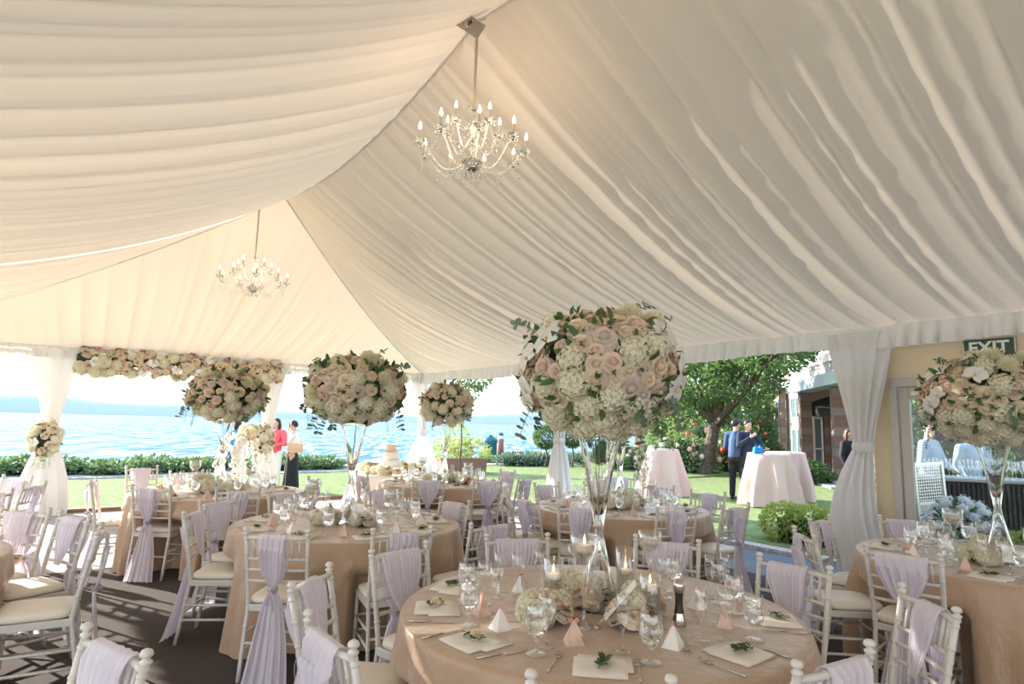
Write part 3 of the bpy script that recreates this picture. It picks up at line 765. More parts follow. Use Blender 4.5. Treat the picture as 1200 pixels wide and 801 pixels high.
# tablecloths, tucked round the chairs pushed in
def cloth(c, name, label, seed, m=None):
    r = random.Random(seed); n1 = r.choice((13, 15, 16)); n2 = r.choice((23, 27)); p1, p2, p3 = [r.uniform(0, 6) for _ in range(3)]
    boxes = [(q, rz) for q, rz in chair_boxes if (q-c).length < 1.6]
    NR = 10; ND = 26; NT = 260
    df = [0.0]*NT
    for i in range(NT):
        t = 2*PI*i/NT; q = 1.10
        while q > .45:
            x, y = q*math.cos(t), q*math.sin(t); hit = False
            for q_, rz in boxes:
                cs, sn = math.cos(-rz), math.sin(-rz); dx, dy = c.x+x-q_.x, c.y+y-q_.y; lx, ly = dx*cs-dy*sn, dx*sn+dy*cs
                if abs(lx) < .225 and -.4 < ly < .215: hit = True
            if not hit: break
            q -= .01
        # only where a seat lies across the rim line
        df[i] = 1.10-q if q < 1.10 else 0
    dl = [max(df[(i+k) % NT] for k in range(-3, 4)) for i in range(NT)]
    lim = [1.10-sum(dl[(i+k) % NT] for k in range(-3, 4))/7 for i in range(NT)]
    def fn(a, q):
        t = 2*PI*a; i = int(round(q*(NR+ND)))
        if i <= NR: rr = (RT+.002)*(i/NR)**.7; return V((c.x+rr*math.cos(t), c.y+rr*math.sin(t), TZ-(.0006 if i == NR else 0)))
        k = (i-NR)/ND
        fold = math.sin(n1*t+p1+1.2*math.sin(2*t+p2))*.6+math.sin(n2*t+p3)*.3+.25*math.sin(5*t+p2)
        if k < .06: rr = RT+.010*math.sin(k/.06*PI/2); z = TZ-.012*(1-math.cos(k/.06*PI/2))
        else:
            kk = (k-.06)/.94; z = TZ-.012-(TZ-.020)*kk; amp = .066*min(1, kk*2.2)*(.6+.4*kk)
            rr = RT+.012+.10*kk**.9+fold*amp
        x, y = rr*math.cos(t), rr*math.sin(t)
        L_ = lim[int(round(a*NT)) % NT]
        if L_ < 1.095 and z < .60:
            k2 = sstep(.60, .52, z) if False else 1-sstep(.52, .60, z); r0 = math.hypot(x, y); r1 = min(r0, L_+.012*fold); r_n = r0+(r1-r0)*k2; x *= r_n/r0; y *= r_n/r0
        return V((c.x+x, c.y+y, z))
    return tag(MB().grid(fn, NT, NR+ND+1, True).build(name, m or M['champagne']), label, 'tablecloth', 'floor length champagne tablecloths')
CL = {'1': 'champagne satin cloth over the nearest round table', 'A': 'champagne cloth over the middle round table left of centre', 'B': 'champagne cloth over the second round table behind the tall vase',
      'C': 'crinkled champagne cloth over the round table by the glass door', 'D': 'sunlit champagne cloth over the left lakeside round table', 'E': 'champagne cloth over the far round table before the cake'}
for i, k in enumerate(TB): cloth(TB[k][0], 'tablecloth', CL[k], 40+i)
cloth(TG, 'tablecloth', 'champagne cloth on the table cut off by the left edge', 60)

# ------------------------------------------------------------------ tableware
def lathe_mesh(name, prof, m, n=24): return MB().lathe(prof, n).mesh(name, m)
GOB = lathe_mesh('goblet_bowl', [(0,.003),(.033,.003),(.034,.001),(.033,.006),(.010,.012),(.006,.022),(.009,.034),(.007,.042),(.018,.052),(.032,.068),(.039,.092),(.040,.115),(.036,.140),(.034,.158),(.0335,.159),(.0328,.158)], M['glass'])
GOBW = lathe_mesh('iced_water', [(0,.0575),(.016,.0585),(.030,.072),(.0365,.094),(.0375,.115),(.035,.133),(0,.133)], M['water_in'], 20)
WIN = lathe_mesh('wine_bowl', [(0,.003),(.034,.003),(.035,.001),(.030,.006),(.006,.011),(.0036,.03),(.0036,.085),(.010,.095),(.028,.110),(.036,.135),(.037,.155),(.033,.185),(.030,.200),(.0292,.200)], M['glass'])
FLU = lathe_mesh('flute_bowl', [(0,.003),(.031,.003),(.032,.001),(.028,.006),(.005,.011),(.0034,.03),(.0034,.075),(.009,.088),(.020,.110),(.025,.140),(.025,.175),(.021,.215),(.0205,.2155),(.0198,.215)], M['glass'])
def napkin_mesh():
    mb = MB()
    def fn(a, q):
        x, y = (a-.5)*.19, (q-.5)*.17; return V((x, y, .014+.002*math.sin(a*9)*math.sin(q*7)-.010*max(0, abs(a-.5)*2-.9)*10*.5-.010*max(0, abs(q-.5)*2-.9)*5))
    mb.grid(fn, 14, 14)
    mb.box((0, 0, .005), (.188,.168,.008)); mb.box((.018,.05,.0035), (.20,.14,.005))
    return mb.mesh('napkin', M['napkin'])
NAP = napkin_mesh()
def sprig_meshes():
    r = random.Random(9); lf = MB(); lf.tube([(-.06,-.01,.004), (0,0,.007), (.05,.012,.006)], .0015, 5)
    for i in range(12):
        x = -.045+.008*i; sd = 1 if i % 2 else -1; leaf(lf, V((x, x*.2, .006)), V((.5, sd, r.uniform(.1,.9))), r.uniform(.026,.04), .02)
    for k in range(4): rleaf(lf, V((.0+.012*k, 0, .008)), V((r.uniform(-.5,1), r.uniform(-1,1), .35)), .013, V((.3,.2,1)))
    a = lf.mesh('sprig_leaves', M['leaf'])
    return a
SPR = sprig_meshes()
def favor_meshes(m, rm):
    mb = MB(); h = .085; b = .036
    mb.add([(-b,-b,0),(b,-b,0),(b,b,0),(-b,b,0),(-.003,-.003,h),(.003,-.003,h),(.003,.003,h),(-.003,.003,h)], [(0,3,2,1),(0,1,5,4),(1,2,6,5),(2,3,7,6),(3,0,4,7),(4,5,6,7)])
    bx = mb.mesh('favor_box', m, False)
    mb = MB()
    for sx in (-1, 1):
        mb.tube([(0,0,h-.002), (sx*.012,-.003,h+.010), (sx*.020,-.004,h+.004), (sx*.010,-.002,h-.004), (0,0,h-.002)], .0025, 6)
        mb.grid(lambda a, q, sx=sx: V((sx*(.004+.024*q)+(a-.5)*.007, -.004-.020*q, h-.004-.045*q)), 3, 6)
    mb.ell((0,0,h-.001), (.005,.005,.005), 8, 6)
    return bx, mb.mesh('ribbon_bow', rm)
FAVW = favor_meshes(M['favor_white'], M['ribbon_coral']); FAVP = favor_meshes(M['favor_pink'], M['ribbon_peach'])
def cutlery():
    k = MB(); k.tube([(0,-.10,.004),(0,-.05,.0045),(0,.0,.005)], [.004,.0045,.003], 6)
    k.add([(-.002,0,.003),(.009,.01,.003),(.009,.09,.003),(-.001,.115,.003),(-.002,0,.0055),(.008,.01,.0045),(.008,.09,.0045),(-.001,.115,.0045)], [(0,3,2,1),(4,5,6,7),(0,1,5,4),(1,2,6,5),(2,3,7,6),(3,0,4,7)])
    f = MB(); f.tube([(0,-.10,.005),(0,-.04,.004),(0,.03,.006),(0,.045,.005)], [.0045,.003,.0025,.004], 6)
    f.box((0,.055,.005), (.022,.026,.0025))
    for x in (-.009,-.003,.003,.009): f.tube([(x,.066,.0055),(x,.085,.0045),(x,.102,.008)], [.0015,.0015,.0009], 5)
    return k.mesh('knife', M['steel']), f.mesh('fork', M['steel'])
KN, FK = cutlery()
TT = TZ+.0005
def goblet(p, lab):
    o = thing('water_goblet', lab, 'glass', p, 0, 'water goblets on the tables'); o.scale = (1.12,)*3; link('goblet_bowl', GOB, o); link('iced_water', GOBW, o)
def wine(p, lab): return tag(link('wine_glass', WIN, None, p), lab, 'glass', 'wine glasses on the tables')
def flute(p, lab): return tag(link('champagne_flute', FLU, None, p), lab, 'glass', 'champagne flutes on the tables')
def napkin(p, rz, lab): return tag(link('napkin', NAP, None, p, (0,0,rz)), lab, 'napkin', 'folded napkins on the tables')
def sprig(p, rz, lab, rose=True):
    o = thing('flower_sprig', lab, 'flower sprig', p, rz, 'flower sprigs on the napkins'); link('sprig_leaves', SPR, o)
    if rose: link('cream_rose', ROSES[0], o, (.018,.008,.022), frame(V((.5,.2,.8))), .03)
    return o
def favor(p, rz, white, lab):
    b, r_ = FAVW if white else FAVP
    o = thing('favor_box', lab, 'favour box', p, rz, 'pyramid favour boxes'); link('box', b, o); link('ribbon_bow', r_, o); return o
def knife(p, rz, lab): return tag(link('knife', KN, None, p, (0,0,rz)), lab, 'knife', 'knives on the tables')
def fork(p, rz, lab): return tag(link('fork', FK, None, p, (0,0,rz)), lab, 'fork', 'forks on the tables')
def ang2(a, b): d = b-a; return math.atan2(d.y, d.x)-PI/2
def settings(key, n, a0):
    c, tn, _ = TB[key]; r = random.Random(hash(key) % 97 if False else ord(key)); names = ['right','far right','far middle right','far middle left','far left','left','near left','near side','near right']
    for i in range(n):
        t = a0+2*PI*i/n; u = V((math.cos(t), math.sin(t), 0)); w = V((-u.y, u.x, 0)); nm = names[int(round((t % (2*PI))/(2*PI)*9)) % 9] + ' of ' + tn
        P = lambda rad, side: V((c.x, c.y, TT))+u*rad+w*side
        rz = t+PI/2
        napkin(P(.74, 0), rz, 'folded ivory napkin at the '+nm)
        sprig(P(.73, .0)+V((0,0,.016)), rz+r.uniform(-.5,.5), 'green sprig on napkin at the '+nm, i % 2 == 0)
        knife(P(.74, .155), t+PI/2, 'steel dinner knife at the '+nm); fork(P(.74, -.155), t+PI/2, 'steel dinner fork at the '+nm)
        goblet(P(.56, .13+r.uniform(-.02,.02)), 'water goblet with ice at the '+nm)
        wine(P(.49, .05+r.uniform(-.015,.015)), 'empty wine glass at the '+nm)
        flute(P(.50, -.06), 'champagne flute at the '+nm)
        favor(P(.585, -.14), r.uniform(0, 6), i % 2 == 0, ('white' if i % 2 == 0 else 'pink')+' pyramid favour box at the '+nm)
settings('A', 9, .25); settings('B', 9, .1); settings('C', 9, .42); settings('D', 9, .3); settings('E', 9, .15)
# nearest table, item by item
def TP(x, y, dz=0): p = G(x, y, TZ); p.z = TT+dz; return p
c1 = TB['1'][0]
def radz(p): d = V((p.x, p.y, 0))-c1; return math.atan2(d.y, d.x)+PI/2
for (x, y), nm, sp_ in [((508,713),'at the left edge of the nearest table',1),((551,753),'at the near left of the nearest table',1),((703,784),'at the near edge of the nearest table, in the middle',0),((869,768),'at the near right of the nearest table',0),((911,728),'at the right edge of the nearest table',0),((530,689),'at the far left of the nearest table',0)]:
    p = TP(x, y); rz = radz(p); napkin(p, rz, 'folded ivory napkin '+nm)
    sprig(p+V((.01,.01,.016)), rz+.4+x*.01, ('rose sprig' if sp_ else 'leafy sprig')+' on napkin '+nm, sp_)
for (a, b, k, nm) in [((482,728.5),(527,729.5),'k','left of the rose napkin'),((496,748.5),(540,738),'k','between the two left napkins'),((556.5,772.7),(617,762.6),'k','right of the near left napkin'),((642,789),(656,764.6),'f','left of the near middle napkin'),((751,799),(746.7,775),'f','right of the near middle napkin'),((869,792),(824,774.7),'f','left of the near right napkin'),((790,741),(813,773),'f','leaning by the white favour box'),((924,771),(874.7,756),'k','right of the near right napkin'),((949,742.7),(900,740),'k','beside the right edge napkin'),((505,690.5),(540,697),'k','near the far left napkin')]:
    A, B = TP(*a), TP(*b); (knife if k == 'k' else fork)((A+B)/2, ang2(A, B), ('steel knife ' if k == 'k' else 'steel fork ')+nm)
for x, y, nm in [(549,733,'beside the rose napkin'),(546,703,'left back, over the far left napkin'),(628,767,'right of the near left napkin'),(763,777,'between the near middle and near right napkins'),(884,750,'by the right edge napkin'),(861,719,'behind the right edge napkin'),(790,694,'at the back right, before the broad sash')]:
    goblet(TP(x, y), 'water goblet with ice on the nearest table, '+nm)
for x, y, nm in [(640,757,'behind the near middle goblet'),(606,695,'behind the left white favour box'),(567,708,'second from the left edge'),(852,750,'over the pink favour box at right'),(779,700,'at the back right'),(842,706,'among the far right glasses'),(633,690,'at the back left of the vase')]:
    wine(TP(x, y), 'empty wine glass on the nearest table, '+nm)
for x, y, nm in [(579,722,'left of the white favour box'),(730,764,'before the table card'),(822,750,'right of the pepper mill'),(584,700,'at the back left'),(832,700,'at the back right'),(850,698,'at the far right rim'),(670,686,'behind the vase at left')]:
    flute(TP(x, y), 'champagne flute on the nearest table, '+nm)
for x, y, wh, nm in [(586,737,1,'between the two left napkins'),(610,693,1,'at the back left'),(789,758,1,'at the near right, under a fork'),(817,712,1,'at the back right'),(672,754,0,'at the near middle'),(564,720,0,'at the left behind the goblet'),(849,734,0,'at the right'),(864,703,0,'at the far right')]:
    favor(TP(x, y), .5+x, wh, ('white marbled' if wh else 'pink')+' pyramid favour box on the nearest table, '+nm)
# candles
def flame(root, z):
    MB().tube([(0,0,z), (0,0,z+.012)], .0012, 5).build('wick', M['wick'], root)
    MB().lathe([(0,z+.006),(.004,z+.011),(.0055,z+.018),(.004,z+.028),(.0015,z+.040),(0,z+.046)], 10).build('flame', M['flame'], root)
def floating(root, z, r_=.038):
    MB().lathe([(0,z),(r_*.7,z+.004),(r_,z+.016),(r_,z+.026),(r_*.93,z+.033),(r_*.6,z+.034),(0,z+.032)], 24).build('floating_candle', M['wax'], root)
def cyl_candle(p, h, zc, lab, r_=.048, lit=True):
    o = thing('candle_cylinder', lab, 'candle holder', p)
    MB().lathe([(0,.004),(r_-.004,.004),(r_-.003,h-.002),(r_-.0015,h),(r_,h-.002),(r_,.004),(r_-.003,.0),(0,0)], 28).build('cylinder_glass', M['glass'], o)
    MB().lathe([(0,.006),(r_-.006,.006),(r_-.006,zc+.010),(0,zc+.010)], 24).build('water', M['glass'], o)
    floating(o, zc, r_-.010)
    if lit: flame(o, zc+.032)
    return o
def stem_candle(p, H, lab, r_=.062, lit=True, m='glass'):
    o = thing('stemmed_candle_holder', lab, 'candle holder', p)
    b = H-.13
    MB().lathe([(0,.004),(.040,.003),(.045,0),(.044,.006),(.02,.018),(.010,.04),(.008,.10),(.0085,b-.04),(.014,b-.005),(.030,b+.022),(.052,b+.045),(r_,b+.065),(r_,b+.128),(r_-.0015,H),(r_-.003,b+.127),(r_-.004,b+.066),(.048,b+.05),(.026,b+.03),(0,b+.022)], 28).build('stemmed_glass', M[m], o)
    floating(o, b+.052, .044)
    if lit: flame(o, b+.084)
    return o
cyl_candle(TP(648,716), .24, .135, 'glass cylinder with lit floating candle left of the hydrangeas')
cyl_candle(TP(733,706), .26, .125, 'glass cylinder with lit floating candle right of the vase foot')
cyl_candle(TP(762,728), .20, .125, 'shorter glass cylinder with lit candle above the table card')
stem_candle(TP(684,735), .385, 'tall stemmed glass with a lit floating candle on the nearest table')
stem_candle(TP(762,690), .30, 'stemmed glass bowl with an unlit candle behind the vase foot', lit=False)
for i, (x, y, R, lab) in enumerate([(640,730,.085,'cream hydrangea cluster left of the stemmed candle'),(690,710,.09,'hydrangea and rose cluster round the vase foot'),(752,722,.085,'hydrangea cluster under the short candle cylinder'),(735,735,.06,'small hydrangea cluster near the card clip'),(662,704,.07,'blush rose cluster behind the left candle')]):
    low_arrangement(TP(x, y), lab+' on the nearest table', 70+i, 8, R, .3, sz=1.25)
def card_stand(p, lab, h=.16, tilt=.9, rz=0, w=.10, ch=.13):
    o = thing('table_card', lab, 'table card', p, rz)
    MB().lathe([(0,0),(.018,0),(.018,.006),(.006,.012),(0,.012)], 14).build('card_clip', M['steel'], o)
    d = V((math.sin(tilt), 0, math.cos(tilt)))
    mb = MB(); mb.tube([(0,0,.01), tuple(d*.05+V((0,0,.008)))], .0025, 6).build('clip_arm', M['steel'], o)
    R = Matrix.Rotation(tilt, 3, 'Y')
    c = bevel(MB().box(V((0,0,.008))+d*(.05+ch/2), (.003, w, ch), R).build('card', M['card'], o, False), .0005)
    mb = MB()
    for k, zz in enumerate((.03, 0, -.03)):
        pts = [V((-.0022, -.03+.01*i*(1 if k < 2 else .7), zz+.006*math.sin(i*2.1+k))) for i in range(7)]
        mb.tube([V((0,0,.008))+d*(.05+ch/2)+R@q for q in pts], .0008, 4)
    mb.build('handwriting', M['ink'], o)
    return o
card_stand(TP(699,736), 'white table card leaning over a metal clip beside the stemmed candle', tilt=.72, rz=-.1, w=.09, ch=.20)
def pepper_mill(p, lab):
    o = thing('pepper_mill', lab, 'pepper mill', p)
    MB().lathe([(0,0),(.030,0),(.031,.004),(.027,.030),(.022,.052)], 24).build('base', M['steel'], o)
    MB().lathe([(.0215,.05),(.017,.085),(.0165,.115),(.020,.140)], 24).build('body', M['darkmill'], o)
    MB().lathe([(.020,.138),(.0245,.150),(.026,.172),(.020,.186),(.012,.190),(.007,.196),(.008,.206),(.005,.212),(0,.213)], 24).build('cap', M['steel'], o)
pepper_mill(TP(796,732), 'steel capped dark pepper mill on the nearest table')
# centrepieces
centerpiece(V((.44,3.09,TT)), 'largest flower ball of orchids, roses and hydrangeas on the nearest table', 3, 1.25, (.385,.385,.30))
centerpiece(V((-1.33,5.38,TT)), 'round cream and blush flower ball on the middle table left of centre', 8, 1.0, (.42,.42,.28), orchids=False)
centerpiece(V((-3.35,7.4,TT)), 'cream and blush flower ball on the left lakeside table', 13, .95, (.44,.44,.30), orchids=False)
centerpiece(V((-.93,9.15,TT)), 'smallest looking flower ball at the far table before the lake', 17, .8, (.38,.38,.30), orchids=False)
centerpiece(V((3.40,4.43,TT)), 'white and peach flower ball at right, below the exit sign', 22, 1.1, (.42,.42,.30))
centerpiece(V((1.20,6.85,TT)), 'flower ball on the second table hidden behind the largest one', 27, .8, (.38,.38,.28), orchids=True)
for k, lst in {'A': [(-.18,-.12,.1),(.16,-.14,.11),(.02,.2,.1)], 'B': [(-.1,-.16,.13),(.12,-.05,.12),(-.02,.2,.1)], 'C': [(-.25,-.10,.10),(.15,-.15,.1),(0,.2,.1)], 'D': [(-.25,.1,.16),(.2,-.15,.11),(-.05,-.2,.1)], 'E': [(-.16,-.1,.1),(.16,.1,.1),(.3,-.2,.1)]}.items():
    c, tn, _ = TB[k]; w3 = ('near left','near right','far')
    for i, (dx, dy, R) in enumerate(lst):
        low_arrangement(V((c.x+dx, c.y+dy, TT)), 'low cream and blush flowers %s of the vase on %s' % (w3[i], tn), 90+ord(k)+i, 10, R, 2 if k == 'D' else .3, sz=1.45 if R > .11 else 1.15)
    for i, (dx, dy, H) in enumerate([(-.33,.05,.34), (.34,.02,.28)]):
        stem_candle(V((c.x+dx, c.y+dy, TT)), H, 'stemmed glass with unlit candle at the %s of the vase on %s' % (('left','right')[i], tn), lit=False, m='glass')
card_stand(G(418,618,TZ)+V((0,0,.001)), 'white handwritten card standing on the middle table left of centre', tilt=.12, rz=1.45, ch=.13)
card_stand(V((3.2,4.1,TT)), 'small white card on the table by the glass door', tilt=.12, rz=1.2, ch=.10, w=.07)
# peach bloom tied on the left-edge chair
o = thing('tie_flower', 'peach flower tucked in the sash tie of the left edge chair', 'flower', G(14,655,.57)); link('blush_rose', ROSES[1], o, (0,0,0), frame(V((.5,-1,.2))), .06); 
mb = MB(); leaf(mb, V((0,0,0)), V((1,-.4,.2)), .07, .03); leaf(mb, V((0,0,0)), V((-1,-.4,.1)), .07, .03); mb.build('leaves', M['leaf'], o)

# garland on the lake side header, bunches on the posts, orchid cascade
def cluster(root, pts, seed, sz=.075, corals=0, leaves=3, orchidf=.1):
    r = random.Random(seed); mb = MB()
    for p, n in pts:
        k = r.random(); n = (n+rv(r)*.3).normalized()
        if k < .30: link('hydrangea', r.choice(HYD), root, p-n*.02, frame(n, r.uniform(0,6)), sz*1.05*r.uniform(.8,1.15))
        elif k < .30+orchidf: link('orchid', ORC, root, p+n*.02, frame(n, r.uniform(0,6)), sz*1.1)
        else: mm = ROSES[r.choices((0,1,2,3), (5,4,1.5,corals))[0]]; link(mm.name.split('.')[0], mm, root, p, frame(n, r.uniform(0,6)), sz*1.15*r.uniform(.75,1.15))
        for _ in range(leaves): leaf(mb, p-n*.03, n+rv(r)*.9, r.uniform(.06,.11), .045, n)
    mb.build('leaves', M['leaf'], root)
r = random.Random(77)
g0, g1 = PC[0]+V((0,0,2.50))+TU*.20+TV*.25, PC[1]+V((0,0,2.50))+TU*.20+TV*.1
L = (g1-g0).length; pts = []
for i in range(190):
    x = (i+.5)/190*L; t = r.uniform(-1.5, 2.0); q = r.uniform(.12, .20); d = TU*math.cos(t)+V((0,0,-math.sin(t)))
    pts.append((TV*x+V((0,0,-.02))+V((d.x*q*.8, d.y*q*.8, d.z*q*1.15)), d+TV*r.uniform(-.3,.3)))
gr = thing('flower_garland', 'long garland of cream and blush roses along the lakeside tent header', 'garland', g0)
MB().tube([TV*(L*i/12) for i in range(13)], .09, 10).build('moss_core', M['core'], gr)
cluster(gr, pts, 5, .085, 0, 3)
mb = MB()
for i in range(16):
    p = TV*(L*r.random())+V((0,0,-.15))+TU*.08; d = V((0,0,-1))
    for k in range(r.randint(5, 10)):
        d = (d+rv(r)*.4+V((0,0,-.3))).normalized(); p2 = p+d*.035; mb.tube([p, p2], .0025, 4); p = p2
        leaf(mb, p, d.orthogonal()+rv(r)*.5, .04, .025)
mb.build('trailing_vine', M['eucalyptus'], gr)
for i, (pc, lab, n) in enumerate([(PC[0], 'bunch of roses tied on the left post drape', 26), (PC[1], 'bunch of blush roses on the post drape beside the woman in coral', 24)]):
    o = thing('drape_bouquet', lab, 'bouquet', pc+V((-.12*i,0,1.22))+TU*.16-V((0,.06,0)))
    pts = []
    for d in fib(n, -1): pts.append((V((d.x*.24, d.y*.14-.03, d.z*.26)), V((d.x, d.y-.4, d.z*.8))))
    MB().ell((0,0,0), (.18,.10,.20), 14, 8).build('moss_core', M['core'], o)
    cluster(o, pts, 21+i, .085, 0, 4)
    mb = MB(); rr = random.Random(i)
    for s_ in range(6):
        p = V((rr.uniform(-.15,.15), -.08, -.2)); d = V((rr.uniform(-.3,.3), 0, -1))
        for k in range(8):
            d = (d+rv(rr)*.3).normalized(); p2 = p+d*.035; mb.tube([p, p2], .002, 4); p = p2; leaf(mb, p, d.orthogonal()+rv(rr), .05, .03)
    mb.build('trailing_vine', M['light_leaf'], o)
def cascade(base, H, lab, seed, n=40, wid=.22, stand=True):
    rr = random.Random(seed); o = thing('orchid_cascade', lab, 'flowers', base)
    mb = MB(); lf = MB()
    if stand: mb.lathe([(.16,0),(.16,.015),(.02,.03),(.015,H*.8),(.05,H)], 16)
    for s_ in range(7):
        a = rr.uniform(0, 2*PI); p = V((0,0,H)); d = V((math.cos(a)*.9, math.sin(a)*.9, .5)); pts_ = [p]
        for k in range(n//7+6):
            d = (d+V((0,0,-.32))).normalized(); p = p+d*.07; pts_.append(p.copy())
            if k > 1:
                f = V((math.cos(a), math.sin(a)-.4, .1))+rv(rr)*.5; link('orchid', ORC, o, p+rv(rr)*.03, frame(f, 0), rr.uniform(.055,.075))
            leaf(lf, p, rv(rr), .06, .03)
        mb.tube(pts_, .004, 5)
    for _ in range(14): mm = rr.choice((HYD[0], HYD[1], ROSES[0])); d = rv(rr).normalized(); link(mm.name.split('.')[0], mm, o, V((0,0,H+.02))+V((d.x*.14, d.y*.14, d.z*.1)), frame(d+V((0,0,.5))), .085)
    mb.build('stand', M['whitepaint'], o); lf.build('leaves', M['light_leaf'], o)
    return o
bp = G(302,592,0)
cascade(V((-4.15,9.9,-.002)), 1.35, 'tall cascade of white orchids behind the left lakeside table', 4, 60)
# hanging white spray from the second table's ball
o = thing('hanging_spray', 'hanging spray of small white blossoms over the second table', 'flowers', V((1.40,6.55,1.72)))
mb = MB(); rr = random.Random(12); fl = MB()
for s_ in range(5):
    p = V((rr.uniform(-.06,.06), rr.uniform(-.05,.05), 0)); pts_ = [p.copy()]
    for k in range(20):
        p = p+V((rr.uniform(-.012,.012), rr.uniform(-.012,.012), -.032)); pts_.append(p.copy()); leaf(mb, p, rv(rr), .035, .02)
        R = frame(rv(rr)); c = p+rv(rr)*.025
        for q in range(5):
            A = R @ Matrix.Rotation(q*2*PI/5, 3, 'Z'); fl.add([c, c+A@V((.012,-.008,.002)), c+A@V((.022,0,.003)), c+A@V((.012,.008,.002))], [(0,1,2,3)])
    mb.tube(pts_, .002, 4)
mb.build('vine', M['light_leaf'], o); fl.build('blossoms', M['orchid'], o)

# ------------------------------------------------------------------ cake table
ct = V((-1.95,10.55,0))
def cloth_small(c, R, H, zb, label, m, seed, flare=.12, nf=9, name='tablecloth'):
    rr = random.Random(seed); p1 = rr.uniform(0, 6)
    def fn(a, q):
        t = 2*PI*a; i = int(round(q*30))
        if i <= 6: r_ = R*(i/6); return V((r_*math.cos(t), r_*math.sin(t), H))
        k = (i-6)/24; r_ = R+.006+flare*k**1.1+math.sin(nf*t+p1+.8*math.sin(t*2))*.085*min(1, k*1.6)+.02*math.sin(17*t)*k
        return V((r_*math.cos(t), r_*math.sin(t), H-.004-(H-.006)*k))
    o = MB().grid(fn, 160, 31, True).build(name, m); o.location = (c.x, c.y, zb); return tag(o, label, 'tablecloth')
cloth_small(ct, .62, .76, 0, 'white cloth over the small cake table before the lake', M['white_cloth'], 3)
o = thing('wedding_cake', 'white three tier cake with peach top tier on the far table', 'cake', V((ct.x-.02, ct.y, .765)))
MB().lathe([(0,0),(.19,0),(.19,.012),(.04,.02),(.04,.05),(.2,.065),(.2,.075),(0,.075)], 28).build('cake_stand', M['steel'], o)
for r_, z0, h, nm, mm in ((.18,.075,.14,'bottom_tier','cake'),(.135,.215,.13,'middle_tier','cake'),(.085,.345,.12,'top_tier','cake_peach')):
    MB().lathe([(0,z0),(r_,z0),(r_,z0+h-.01),(r_-.01,z0+h),(0,z0+h)], 32).build(nm, M[mm], o)
rr = random.Random(2)
wr = thing('flower_wreath', 'ring of cream flowers and greenery around the cake', 'flowers', V((ct.x, ct.y, .77)))
pts = []
for i in range(44):
    t = 2*PI*i/44; d = V((math.cos(t), math.sin(t), rr.uniform(.1,1.2))); pts.append((V((math.cos(t)*rr.uniform(.42,.54), math.sin(t)*rr.uniform(.42,.54), rr.uniform(.04,.12))), d))
cluster(wr, pts, 9, .065, 0, 5)
